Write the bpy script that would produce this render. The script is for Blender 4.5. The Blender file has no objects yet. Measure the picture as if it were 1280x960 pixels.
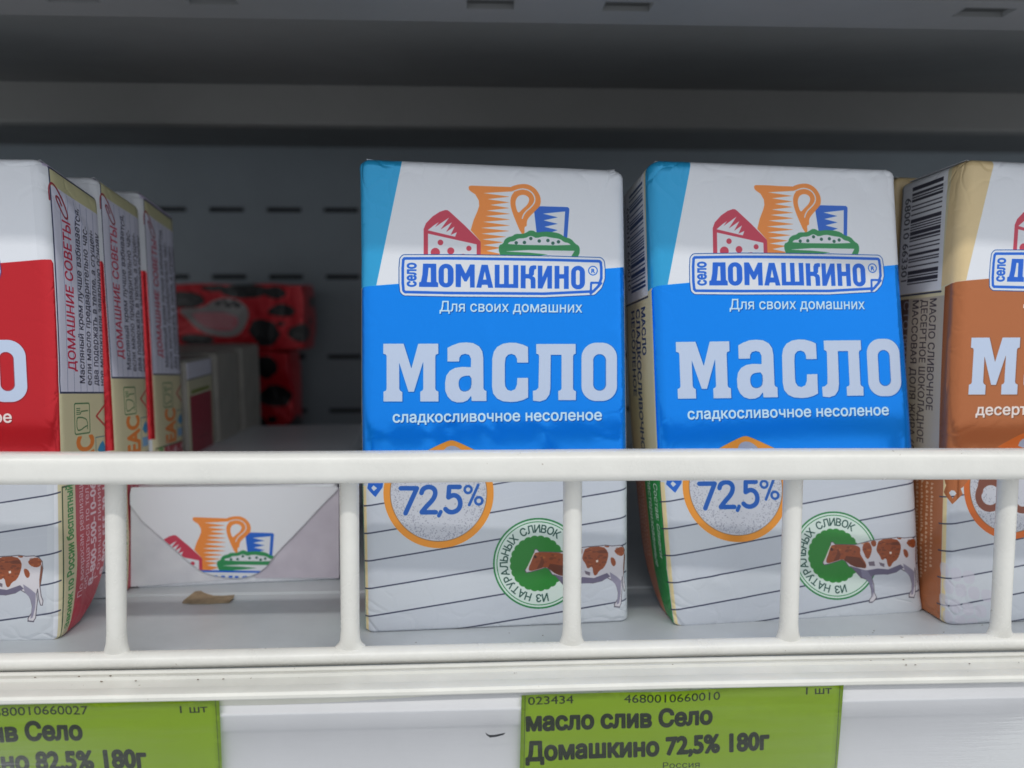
import bpy, bmesh, math, random
import numpy as np
from mathutils import Vector, noise as mnoise

# ------------------------------------------------------------------ camera, light, exposure
SC = bpy.context.scene
COL = SC.collection
R = math.radians
cam = bpy.data.cameras.new('camera')
cam.sensor_width = 36.0
cam.lens = 36.0 * 961 / 1280
cam.clip_start, cam.clip_end = 0.005, 50
CAMZ = 0.0847
co = bpy.data.objects.new('camera', cam)
COL.objects.link(co)
co.location = (0, 0, CAMZ)
co.rotation_euler = (R(90 - 6.2), 0, R(-2.45))
cam.dof.use_dof = True
cam.dof.focus_distance = 0.186
cam.dof.aperture_fstop = 10
SC.camera = co

world = bpy.data.worlds.new('World')
SC.world = world
world.use_nodes = True
wnt = world.node_tree
bg = wnt.nodes['Background']          # the shop, gradient shaped to dim the deep shelf: pale ceiling above, dimmer aisle at eye level and floor below
wtc = wnt.nodes.new('ShaderNodeTexCoord')
wsep = wnt.nodes.new('ShaderNodeSeparateXYZ')
wmr = wnt.nodes.new('ShaderNodeMapRange')
wmr.interpolation_type = 'SMOOTHSTEP'
wnt.links.new(wtc.outputs['Generated'], wsep.inputs[0])
wnt.links.new(wsep.outputs[2], wmr.inputs[0])
for i_, v_ in ((1, -0.15), (2, 0.65), (3, 0.70), (4, 1.02)):
    wmr.inputs[i_].default_value = v_
wmx = wnt.nodes.new('ShaderNodeMapRange')  # added sideways slope, brighter to the right for the foil's sheen
wnt.links.new(wsep.outputs[0], wmx.inputs[0])
for i_, v_ in ((1, -1.0), (2, 1.0), (3, 0.82), (4, 1.18)):
    wmx.inputs[i_].default_value = v_
wml = wnt.nodes.new('ShaderNodeMath')
wml.operation = 'MULTIPLY'
wnt.links.new(wmr.outputs[0], wml.inputs[0])
wnt.links.new(wmx.outputs[0], wml.inputs[1])
wnt.links.new(wml.outputs[0], bg.inputs[1])
bg.inputs[0].default_value = (0.92, 0.96, 1.0, 1)

def area(name, loc, aim, sx, sy, power, col):
    l = bpy.data.lights.new(name, 'AREA')
    l.shape = 'RECTANGLE'
    l.size, l.size_y, l.energy, l.color = sx, sy, power, col
    o = bpy.data.objects.new(name, l)
    COL.objects.link(o)
    o.location = loc
    d = Vector(aim) - Vector(loc)
    o.rotation_euler = d.to_track_quat('-Z', 'Y').to_euler()
    return o
area('canopy_tube', (0.0, -0.28, 0.60), (0, 0.18, 0.05), 1.5, 0.022, 3.2, (1.0, 0.975, 0.93))
area('store_ceiling_light', (-0.3, -1.1, 1.3), (0, 0.18, 0.05), 1.6, 0.9, 1.2, (0.95, 0.97, 1.0))

SC.view_settings.view_transform = 'Standard'
SC.view_settings.look = 'None'
SC.view_settings.exposure = 0.0
SC.view_settings.gamma = 1.0
SC.cycles.max_bounces = 10
SC.cycles.transparent_max_bounces = 12

# ------------------------------------------------------------------ helpers
def tag(o, label=None, cat=None, group=None, kind=None):
    for k, v in (('label', label), ('category', cat), ('group', group), ('kind', kind)):
        if v:
            o[k] = v
    return o

def empty(name, loc, rz=0.0):
    o = bpy.data.objects.new(name, None)
    o.empty_display_size = 0.01
    COL.objects.link(o)
    o.location = loc
    o.rotation_euler = (0, 0, rz)
    return o

def link(name, me, mat, parent=None, smooth=True):
    if mat:
        me.materials.append(mat)
    if smooth:
        me.polygons.foreach_set('use_smooth', [True] * len(me.polygons))
    o = bpy.data.objects.new(name, me)
    COL.objects.link(o)
    if parent:
        o.parent = parent
    return o

def build(name, bm, mat, parent=None, smooth=True, sharp=35):
    bmesh.ops.recalc_face_normals(bm, faces=bm.faces[:])
    for e in bm.edges:
        if len(e.link_faces) == 2 and e.calc_face_angle(0) > R(sharp):
            e.smooth = False
    me = bpy.data.meshes.new(name)
    bm.to_mesh(me)
    bm.free()
    return link(name, me, mat, parent, smooth)

def box_bm(x0, x1, y0, y1, z0, z1, bev=0.0, bm=None, seg=2):
    b = bmesh.new()
    vs = [b.verts.new((x, y, z)) for z in (z0, z1) for y in (y0, y1) for x in (x0, x1)]
    for f in ((0, 1, 3, 2), (4, 6, 7, 5), (0, 4, 5, 1), (2, 3, 7, 6), (0, 2, 6, 4), (1, 5, 7, 3)):
        b.faces.new([vs[i] for i in f])
    if bev > 0:
        bmesh.ops.bevel(b, geom=b.edges[:], offset=bev, segments=seg, affect='EDGES', profile=0.5)
    if bm is None:
        return b
    me = bpy.data.meshes.new('tmp')
    b.to_mesh(me)
    b.free()
    bm.from_mesh(me)
    bpy.data.meshes.remove(me)
    return bm

def extrude_profile(pts, x0, x1, nx=1, closed=True, wob=None):
    """a (y, z) outline pulled along x"""
    bm = bmesh.new()
    rings = []
    for i in range(nx + 1):
        x = x0 + (x1 - x0) * i / nx
        dy, dz = wob(x) if wob else (0, 0)
        rings.append([bm.verts.new((x, y + dy, z + dz)) for y, z in pts])
    n = len(pts)
    for i in range(nx):
        for j in range(n if closed else n - 1):
            k = (j + 1) % n
            bm.faces.new((rings[i][j], rings[i][k], rings[i + 1][k], rings[i + 1][j]))
    if closed:
        bm.faces.new(rings[0])
        bm.faces.new(rings[-1][::-1])
    return bm

def lathe_post(bm, x, y, prof, n=20, lean=0.0):
    """prof: (z, rx, ry) rings"""
    rings = []
    for z, rx, ry in prof:
        rings.append([bm.verts.new((x + lean * z + rx * math.cos(t), y + ry * math.sin(t), z))
                      for t in [2 * math.pi * k / n for k in range(n)]])
    for a, b in zip(rings, rings[1:]):
        for k in range(n):
            bm.faces.new((a[k], a[(k + 1) % n], b[(k + 1) % n], b[k]))
    bm.faces.new(rings[0][::-1])
    bm.faces.new(rings[-1])

def lin(c):
    out = []
    for v in c:
        v /= 255.0
        out.append(v / 12.92 if v <= 0.04045 else ((v + 0.055) / 1.055) ** 2.4)
    return out

# ------------------------------------------------------------------ procedural materials
def new_mat(name):
    m = bpy.data.materials.new(name)
    m.use_nodes = True
    return m, m.node_tree, m.node_tree.nodes['Principled BSDF']

def node(nt, t, **kw):
    n = nt.nodes.new(t)
    for k, v in kw.items():
        if k in n.inputs:
            n.inputs[k].default_value = v
        else:
            setattr(n, k, v)
    return n

def ramp(nt, src, stops):
    r = nt.nodes.new('ShaderNodeValToRGB')
    el = r.color_ramp.elements
    while len(el) < len(stops):
        el.new(0.5)
    for e, (p, c) in zip(el, stops):
        e.position, e.color = p, (c[0], c[1], c[2], 1)
    nt.links.new(src, r.inputs[0])
    return r

def painted(name, col, rough=0.35, grime=0.25, dirtcol=(0.16, 0.11, 0.06), speck=0.5, scale=90, bump=0.12, spec=0.5):
    m, nt, p = new_mat(name)
    tc = node(nt, 'ShaderNodeTexCoord')
    n1 = node(nt, 'ShaderNodeTexNoise', Scale=scale, Detail=6.0, Roughness=0.65)
    n2 = node(nt, 'ShaderNodeTexNoise', Scale=scale * 7, Detail=3.0, Roughness=0.6)
    nt.links.new(tc.outputs['Object'], n1.inputs['Vector'])
    nt.links.new(tc.outputs['Object'], n2.inputs['Vector'])
    r1 = ramp(nt, n1.outputs[0], [(0.35, [c * (1 - grime) for c in col]), (0.65, col)])
    r2 = ramp(nt, n2.outputs[0], [(0.735 - 0.02 * speck, (0, 0, 0)), (0.78 - 0.02 * speck, (1, 1, 1))])
    mul = node(nt, 'ShaderNodeMath', operation='MULTIPLY')
    nt.links.new(r2.outputs[0], mul.inputs[0])
    mul.inputs[1].default_value = speck
    mx = node(nt, 'ShaderNodeMix', data_type='RGBA')
    nt.links.new(mul.outputs[0], mx.inputs[0])
    nt.links.new(r1.outputs[0], mx.inputs[6])
    mx.inputs[7].default_value = (*dirtcol, 1)
    nt.links.new(mx.outputs[2], p.inputs['Base Color'])
    rr = node(nt, 'ShaderNodeMapRange')
    nt.links.new(n1.outputs[0], rr.inputs[0])
    rr.inputs[3].default_value, rr.inputs[4].default_value = rough * 1.25, rough * 0.8
    nt.links.new(rr.outputs[0], p.inputs['Roughness'])
    p.inputs['Specular IOR Level'].default_value = spec
    b = node(nt, 'ShaderNodeBump', Strength=bump, Distance=0.0004)
    nt.links.new(n2.outputs[0], b.inputs['Height'])
    nt.links.new(b.outputs[0], p.inputs['Normal'])
    return m

M = {}
M['coat'] = painted('white_plastic_coating', (0.74, 0.728, 0.685), 0.26, 0.07, (0.24, 0.18, 0.11), 0.75, 75, 0.22)
M['shelf'] = painted('grey_white_shelf_paint', (0.50, 0.53, 0.56), 0.38, 0.10, (0.2, 0.18, 0.15), 0.25, 40, 0.06)
M['edge'] = painted('shelf_edge_plastic', (0.70, 0.69, 0.635), 0.30, 0.09, (0.17, 0.12, 0.06), 0.9, 70, 0.06)
M['strip'] = painted('price_strip_plastic', (0.68, 0.68, 0.73), 0.30, 0.06, (0.2, 0.17, 0.14), 0.25, 30, 0.05)
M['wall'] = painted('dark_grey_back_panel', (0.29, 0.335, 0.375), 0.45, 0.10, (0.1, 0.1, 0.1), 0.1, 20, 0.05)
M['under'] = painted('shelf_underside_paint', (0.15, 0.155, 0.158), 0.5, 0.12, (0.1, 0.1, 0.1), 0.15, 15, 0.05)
M['beam'] = painted('cross_beam_lit_paint', (0.24, 0.24, 0.235), 0.45, 0.12, (0.1, 0.1, 0.1), 0.15, 15, 0.05)  # underside paint lightened, bounced light on the beam put into its colour
M['void'] = painted('dark_cavity', (0.02, 0.022, 0.028), 0.7, 0.1, (0.01, 0.01, 0.01), 0.1, 30, 0.05)
M['paper'] = painted('tan_scrap_paper', (0.32, 0.24, 0.15), 0.7, 0.35, (0.12, 0.08, 0.05), 0.3, 300, 0.4)
M['crumb'] = painted('brown_crumb', (0.16, 0.10, 0.05), 0.7, 0.4, (0.05, 0.03, 0.02), 0.3, 400, 0.4)

def print_mat(name, img, rough=0.34, foil_rough=0.18, bump=0.5, crease=True, coat=0.10):
    """printed wrapper: the image holds only the ink; its alpha says where the ink is a metallic foil"""
    m, nt, p = new_mat(name)
    t = node(nt, 'ShaderNodeTexImage', image=img, interpolation='Cubic', extension='EXTEND')
    uv = node(nt, 'ShaderNodeUVMap', uv_map='UVMap')
    nt.links.new(uv.outputs[0], t.inputs[0])
    nt.links.new(t.outputs['Color'], p.inputs['Base Color'])
    mm = node(nt, 'ShaderNodeMath', operation='MULTIPLY')
    nt.links.new(t.outputs['Alpha'], mm.inputs[0])
    mm.inputs[1].default_value = 0.62
    nt.links.new(mm.outputs[0], p.inputs['Metallic'])
    rr = node(nt, 'ShaderNodeMapRange')
    nt.links.new(t.outputs['Alpha'], rr.inputs[0])
    rr.inputs[3].default_value, rr.inputs[4].default_value = rough, foil_rough
    nt.links.new(rr.outputs[0], p.inputs['Roughness'])
    p.inputs['Coat Weight'].default_value = coat
    p.inputs['Coat Roughness'].default_value = 0.22
    tc = node(nt, 'ShaderNodeTexCoord')
    n1 = node(nt, 'ShaderNodeTexNoise', Scale=75.0, Detail=4.0, Roughness=0.55, Distortion=0.6)
    n2 = node(nt, 'ShaderNodeTexVoronoi', Scale=130.0, feature='DISTANCE_TO_EDGE')
    n3 = node(nt, 'ShaderNodeTexNoise', Scale=1500.0, Detail=2.0)
    mp = node(nt, 'ShaderNodeMapping')
    mp.inputs['Scale'].default_value = (1.0, 1.0, 0.45)
    nt.links.new(tc.outputs['Object'], mp.inputs[0])
    nt.links.new(mp.outputs[0], n1.inputs['Vector'])
    nd = node(nt, 'ShaderNodeTexNoise', Scale=60.0, Detail=2.0)
    nt.links.new(tc.outputs['Object'], nd.inputs['Vector'])
    add = node(nt, 'ShaderNodeVectorMath', operation='MULTIPLY_ADD')
    nt.links.new(nd.outputs['Color'], add.inputs[0])
    add.inputs[1].default_value = (0.02, 0.02, 0.02)
    nt.links.new(tc.outputs['Object'], add.inputs[2])
    nt.links.new(add.outputs[0], n2.inputs['Vector'])
    nt.links.new(tc.outputs['Object'], n3.inputs['Vector'])
    b1 = node(nt, 'ShaderNodeBump', Strength=bump * 0.35, Distance=0.0010)
    nt.links.new(n1.outputs[0], b1.inputs['Height'])
    at = node(nt, 'ShaderNodeAttribute', attribute_name='crease')
    mn = node(nt, 'ShaderNodeMath', operation='MINIMUM')
    nt.links.new(n2.outputs['Distance'], mn.inputs[0])
    mn.inputs[1].default_value = 0.12
    b2 = node(nt, 'ShaderNodeBump', Distance=0.0022)
    cm = node(nt, 'ShaderNodeMath', operation='MULTIPLY')
    nt.links.new(at.outputs['Fac'], cm.inputs[0])
    cm.inputs[1].default_value = 0.85 if crease else 0.0
    nt.links.new(cm.outputs[0], b2.inputs['Strength'])
    nt.links.new(mn.outputs[0], b2.inputs['Height'])
    nt.links.new(b1.outputs[0], b2.inputs['Normal'])
    b3 = node(nt, 'ShaderNodeBump', Strength=0.03, Distance=0.0002)
    nt.links.new(n3.outputs[0], b3.inputs['Height'])
    nt.links.new(b2.outputs[0], b3.inputs['Normal'])
    nt.links.new(b3.outputs[0], p.inputs['Normal'])
    return m

# ------------------------------------------------------------------ drawing the flat print (vector shapes filled by scanlines)
_TXT = {}
def outlines(t):
    """closed outlines of a line of lettering, in em units, each running the way the font drew it"""
    if t not in _TXT:
        c = bpy.data.curves.new('t', 'FONT')
        c.body = t
        c.resolution_u = 4
        c.fill_mode = 'NONE'
        o = bpy.data.objects.new('t', c)
        me = bpy.data.meshes.new_from_object(o)
        v = np.array([p.co[:2] for p in me.vertices], float)
        nxt = {}
        for e in me.edges:
            a, b = e.vertices
            nxt.setdefault(a, []).append(b)
            nxt.setdefault(b, []).append(a)
        seen, out = set(), []
        for s0 in sorted(nxt):
            if s0 in seen:
                continue
            loop, cur, prev = [s0], s0, None
            seen.add(s0)
            while True:
                k = [n for n in nxt[cur] if n not in seen]
                if not k:
                    break
                cur = cur + 1 if cur + 1 in k else k[0]
                seen.add(cur)
                loop.append(cur)
            if len(loop) > 2:
                out.append(v[loop])
        bpy.data.objects.remove(o)
        bpy.data.curves.remove(c)
        bpy.data.meshes.remove(me)
        _TXT[t] = out
    return _TXT[t]

def band(loops, w):
    """quads and corner hexagons along closed outlines, half width w"""
    ps = []
    for l in loops:
        for A_, B_ in zip(l, np.roll(l, -1, 0)):
            d = B_ - A_
            L = np.hypot(*d)
            if L < 1e-6:
                continue
            n = np.array([-d[1], d[0]]) / L * w
            ps.append(np.array([A_ + n, B_ + n, B_ - n, A_ - n]))
            ps.append(A_ + w * np.stack([np.cos(np.arange(10) * math.pi / 5), np.sin(np.arange(10) * math.pi / 5)], 1))
    return ps

def orient(p, sign):
    p = np.asarray(p, float)
    a = np.sum(p[:, 0] * np.roll(p[:, 1], -1) - np.roll(p[:, 0], -1) * p[:, 1])
    return p if a * sign > 0 else p[::-1]

def smooth_poly(p, it=2, closed=True):
    p = np.asarray(p, float)
    for _ in range(it):
        if closed:
            q = np.roll(p, -1, 0)
            p = np.stack([p * 0.75 + q * 0.25, p * 0.25 + q * 0.75], 1).reshape(-1, 2)
        else:
            a, b = p[:-1], p[1:]
            m = np.stack([a * 0.75 + b * 0.25, a * 0.25 + b * 0.75], 1).reshape(-1, 2)
            p = np.vstack([p[:1], m[1:-1], p[-1:]])
    return p

def rrect(x0, y0, x1, y1, r, n=6):
    out = []
    for cx, cy, a in ((x1 - r, y1 - r, 0), (x0 + r, y1 - r, 90), (x0 + r, y0 + r, 180), (x1 - r, y0 + r, 270)):
        for k in range(n + 1):
            t = R(a + 90 * k / n)
            out.append((cx + r * math.cos(t), cy + r * math.sin(t)))
    return np.array(out)

def disc(x, y, r, n=24, ry=None):
    t = np.linspace(0, 2 * np.pi, n, endpoint=False)
    return np.stack([x + r * np.cos(t), y + (ry or r) * np.sin(t)], 1)

class Art:
    """canvas in millimetres, y upwards; T maps tracing coordinates to millimetres"""
    def __init__(s, x0, y0, w, h, pp, bg):
        s.x0, s.y0, s.pp, s.w, s.h = x0, y0, pp, w, h
        s.W, s.H = int(w * pp), int(h * pp)
        s.a = np.empty((s.H, s.W, 4), np.float32)
        s.a[:] = [c / 255.0 for c in bg[:3]] + [bg[3] if len(bg) > 3 else 0.0]
        s.T = lambda p: p

    def cov(s, polys):
        E = []
        for p in polys:
            q = s.T(np.asarray(p, float).reshape(-1, 2))
            c = np.stack([(q[:, 0] - s.x0) * s.pp, (s.y0 + s.h - q[:, 1]) * s.pp], 1)
            E.append(np.hstack([c, np.roll(c, -1, 0)]))
        E = np.vstack(E)
        SUB = 4
        yA, yB = E[:, 1] * SUB, E[:, 3] * SUB
        sg = np.where(yB > yA, 1.0, -1.0)
        lo, hi = np.minimum(yA, yB), np.maximum(yA, yB)
        k0 = np.clip(np.ceil(lo - 0.5), 0, s.H * SUB).astype(int)
        k1 = np.clip(np.ceil(hi - 0.5), 0, s.H * SUB).astype(int)
        cnt = k1 - k0
        ok = cnt > 0
        if not ok.any():
            return None
        E, sg, k0, cnt, yA, yB = E[ok], sg[ok], k0[ok], cnt[ok], yA[ok], yB[ok]
        idx = np.repeat(np.arange(len(cnt)), cnt)
        off = np.arange(cnt.sum()) - np.repeat(np.cumsum(cnt) - cnt, cnt)
        k = k0[idx] + off
        t = (k + 0.5 - yA[idx]) / (yB[idx] - yA[idx])
        x = np.clip(E[idx, 0] + t * (E[idx, 2] - E[idx, 0]), 0, s.W - 1e-3)
        row = k // SUB
        r0, r1 = row.min(), row.max() + 1
        c0, c1 = int(x.min()), min(int(x.max()) + 2, s.W)
        w = c1 - c0 + 2
        xi = x.astype(int)
        fr = x - xi
        flat = (row - r0) * w + (xi - c0)
        acc = np.bincount(flat, sg[idx] * (1 - fr) / SUB, minlength=(r1 - r0) * w + 2)
        acc += np.bincount(flat + 1, sg[idx] * fr / SUB, minlength=(r1 - r0) * w + 2)[:len(acc)]
        acc = acc[:(r1 - r0) * w].reshape(r1 - r0, w).cumsum(1)
        return r0, r1, c0, c1, np.clip(np.abs(acc[:, :c1 - c0]), 0, 1).astype(np.float32)

    def _put(s, c, col, alpha=1.0):
        if c is None:
            return
        r0, r1, c0, c1, m = c
        v = np.array([x / 255.0 for x in col[:3]] + [col[3] if len(col) > 3 else 0.0], np.float32)
        m = (m * alpha)[..., None]
        s.a[r0:r1, c0:c1] = s.a[r0:r1, c0:c1] * (1 - m) + v * m

    def fill(s, poly, col, holes=(), alpha=1.0):
        s._put(s.cov([orient(poly, 1)] + [orient(h, -1) for h in holes]), col, alpha)

    def many(s, polys, col, alpha=1.0):
        s._put(s.cov([orient(p, 1) for p in polys]), col, alpha)

    def stroke(s, pl, w, col, closed=False, alpha=1.0, cap=True):
        pl = np.asarray(pl, float)
        if closed:
            pl = np.vstack([pl, pl[:1]])
        ps = []
        for a, b in zip(pl, pl[1:]):
            d = b - a
            L = np.hypot(*d)
            if L < 1e-9:
                continue
            n = np.array([-d[1], d[0]]) / L * w / 2
            ps.append([a + n, b + n, b - n, a - n])
        for i, p in enumerate(pl):
            if cap or 0 < i < len(pl) - 1:
                ps.append(disc(p[0], p[1], w / 2, 14))
        s.many(ps, col, alpha)

    def _ink(s, loops, f, bold, col, alpha):
        s._put(s.cov([f(l) for l in loops]), col, alpha)
        if bold > 0:
            s._put(s.cov([orient(f(q), 1) for q in band(loops, bold)]), col, alpha)

    def text(s, t, p0, p1, cap, col, bold=0.0, alpha=1.0, up=-1):
        """baseline from p0 to p1, capital height cap; up=-1 when the tracing coordinates have y downwards"""
        ls = outlines(t)
        x0, x1 = min(l[:, 0].min() for l in ls) - bold, max(l[:, 0].max() for l in ls) + bold
        p0, p1 = np.array(p0, float), np.array(p1, float)
        d = p1 - p0
        L = np.hypot(*d)
        ex = d / L
        ey = np.array([-ex[1], ex[0]]) * (1 if up > 0 else -1)
        sc = L / (x1 - x0)
        s._ink(ls, lambda l: p0 + (l[:, 0:1] - x0) * sc * ex + l[:, 1:2] * (cap / 0.72) * ey, bold, col, alpha)

    def arc_text(s, t, cx, cy, r, cap, a0, a1, col, bold=0.0):
        """clockwise in a y-down frame, letter tops outwards; a0, a1 in degrees measured y-up"""
        def ext(ch):
            ls = outlines(ch)
            return min(l[:, 0].min() for l in ls), max(l[:, 0].max() for l in ls)
        wid = [0.42 if ch == ' ' else ext(ch)[1] - ext(ch)[0] + 0.10 for ch in t]
        tot = sum(wid)
        k = abs(R(a1 - a0)) * (r + cap * 0.4) / tot
        pos = 0.0
        for ch, w in zip(t, wid):
            th = R(a0 + (a1 - a0) * (pos + w / 2) / tot)
            pos += w
            if ch == ' ':
                continue
            xm = sum(ext(ch)) / 2
            er = np.array([math.cos(th), -math.sin(th)])
            ex = np.array([math.sin(th), math.cos(th)])
            s._ink(outlines(ch), lambda l: np.array([cx, cy]) + (l[:, 0:1] - xm) * k * ex + (r + l[:, 1:2] * cap / 0.72) * er, bold, col, 1.0)

    def image(s, name):
        im = bpy.data.images.new(name, s.W, s.H, alpha=True)
        im.alpha_mode = 'CHANNEL_PACKED'
        im.pixels.foreach_set(np.clip(s.a[::-1], 0, 1).ravel())
        im.update()
        im.pack()
        return im

def homography(src, dst):
    A = []
    for (x, y), (u, v) in zip(src, dst):
        A.append([x, y, 1, 0, 0, 0, -u * x, -u * y, -u])
        A.append([0, 0, 0, x, y, 1, -v * x, -v * y, -v])
    h = np.linalg.svd(np.array(A, float))[2][-1].reshape(3, 3)
    def f(p):
        q = np.hstack([p, np.ones((len(p), 1))]) @ h.T
        return q[:, :2] / q[:, 2:]
    return f

# artwork was measured off the upright blue pack: these four sheet points are the corners of its front panel
PW, PD, PH = 66.0, 26.0, 117.0
_fw = np.array([math.sin(R(2.45)) * math.cos(R(6.2)), math.cos(R(2.45)) * math.cos(R(6.2)), -math.sin(R(6.2))])
_rt = np.array([math.cos(R(2.45)), -math.sin(R(2.45)), 0.0])
_up = np.cross(_rt, _fw)
SHEET = ((-0.0296, 0.1900), (0.0396, 0.1942), (-0.0288, 0.1900), (0.0363, 0.1942))
def FRONT_PX(p):
    """measured sheet coordinates -> millimetres on the flattened front panel"""
    p = np.asarray(p, float)
    d = _fw * 961 + _rt * (p[:, 0:1] - 640) + _up * (480 - p[:, 1:2])
    (xa, ya), (xb, yb) = SHEET[0], SHEET[1]
    n = np.array([-(yb - ya), xb - xa])
    t = (n[0] * xa + n[1] * (ya - 0.0004)) / (d[:, 0] * n[0] + d[:, 1] * n[1])
    X, Z = d[:, 0] * t, d[:, 2] * t + CAMZ
    c = Z / (PH / 1000 + 0.0017 * np.clip((0.0363 - X) / 0.065, 0, 1))
    l = SHEET[0][0] * (1 - c) + SHEET[2][0] * c
    r_ = SHEET[1][0] * (1 - c) + SHEET[3][0] * c
    return np.stack([PW * (X - l) / (r_ - l), PH * c], 1)

def C3(p): return np.asarray(p, float) / 8 + (520, 215)
def C4(p): return np.asarray(p, float) / 8 + (610, 215)
def CA(p): return np.asarray(p, float) / 8 + (470, 415)
def CB(p): return np.asarray(p, float) / 8 + (620, 415)
def C5(p): return np.asarray(p, float) / 9.143 + (495, 310)
def C6(p): return np.asarray(p, float) / 9.143 + (625, 310)
def CM(p): return np.asarray(p, float) / 6 + (440, 540)
def CC(p):
    q = np.asarray(p, float) / 7.38
    return np.stack([657 + (q[:, 0] - 34.5) * 1.045, q[:, 1] + 636.7], 1)

WHITE = (216, 219, 226)
def draw_logo(A):
    RED, ORA, BLU, GRN = (196, 60, 84), (236, 140, 62), (30, 98, 200), (46, 140, 84)
    # jug
    jug = [(525, 122), (532, 110), (552, 106), (955, 122), (955, 165), (670, 182), (935, 218), (712, 243), (935, 275), (740, 300),
           (935, 332), (705, 357), (940, 390), (690, 412), (940, 447), (668, 470), (940, 507), (645, 530), (935, 562), (650, 588),
           (900, 620), (660, 645), (870, 675), (670, 703), (850, 730), (700, 760), (850, 792), (735, 828), (700, 834), (640, 834),
           (640, 660), (545, 552), (575, 450), (612, 365), (630, 310), (626, 255), (592, 195), (545, 163), (528, 145)]
    A.fill(C3(jug), ORA)
    han = [(940, 122), (1000, 100), (1070, 90), (1130, 98), (1190, 135), (1230, 190), (1248, 250), (1238, 315), (1200, 355),
           (1160, 390), (1115, 440), (1105, 475), (1105, 515), (1080, 520), (1085, 590), (1050, 592), (985, 440), (950, 340),
           (940, 270), (950, 210), (985, 165), (940, 165)]
    hol = smooth_poly([(1020, 388), (998, 330), (990, 270), (1010, 220), (1050, 198), (1095, 202), (1128, 228), (1130, 262), (1108, 305), (1060, 345)])
    A.fill(C3(smooth_poly(han, 1)), ORA, [C3(hol)])
    arc = smooth_poly([(965, 168), (1040, 140), (1100, 143), (1150, 168), (1185, 215), (1187, 272), (1150, 322), (1100, 362), (1072, 400), (1060, 436)], 2, False)
    A.stroke(C3(arc), 1.5, WHITE)
    # glass
    A.fill(C3([(1180, 372), (1235, 314), (1515, 322), (1530, 336), (1532, 345), (1510, 640), (1470, 640), (1205, 590)]), BLU)
    A.fill(C3([(1490, 365), (1265, 388), (1415, 425), (1272, 455), (1415, 490), (1280, 520), (1415, 553), (1350, 574), (1475, 612)]), WHITE)
    # cheese
    A.fill(C3([(75, 830), (75, 540), (98, 482), (165, 413), (235, 368), (290, 350), (315, 352), (335, 366), (480, 500), (640, 662), (645, 675), (645, 830)]), RED)
    A.fill(C3([(118, 585), (360, 640), (605, 695), (605, 822), (118, 818)]), WHITE)
    A.fill(C3([(115, 552), (180, 500), (228, 470), (190, 520), (330, 425), (245, 545), (358, 472), (300, 570), (385, 515), (345, 600), (408, 572), (390, 618), (345, 608)]), WHITE)
    A.many([C3(disc(243, 675, 28)), C3(disc(192, 775, 46)), C3(disc(346, 760, 35)), C3(disc(527, 735, 26)), C3(disc(470, 828, 38))], RED)
    # bowl
    bowl = [(105, 705), (150, 690), (162, 650), (200, 622), (240, 615), (272, 590), (340, 592), (382, 578), (412, 557), (450, 557), (482, 578),
            (560, 567), (650, 572), (722, 590), (762, 622), (830, 640), (872, 690), (905, 708), (918, 740), (912, 800), (862, 862), (150, 850), (108, 780)]
    A.fill(C4(smooth_poly(bowl, 1)), GRN)
    A.fill(C4(smooth_poly([(190, 700), (212, 668), (262, 664), (292, 636), (370, 634), (420, 608), (450, 618), (480, 634), (560, 613), (640, 630), (720, 640), (760, 674), (802, 680), (835, 708)], 1)), WHITE)
    A.many([C4(disc(x, y, 17)) for x, y in ((280, 680), (362, 677), (426, 637), (510, 662), (597, 657), (647, 684), (703, 670))], (40, 100, 84))
    A.fill(C4([(180, 765), (400, 752), (865, 760), (808, 856), (470, 852), (240, 822)]), WHITE)
    A.fill(C4([(130, 765), (400, 778), (598, 797), (480, 812), (330, 826), (140, 840)]), GRN)
    A.fill(C4([(140, 822), (240, 820), (470, 852), (150, 850)]), GRN)

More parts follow.
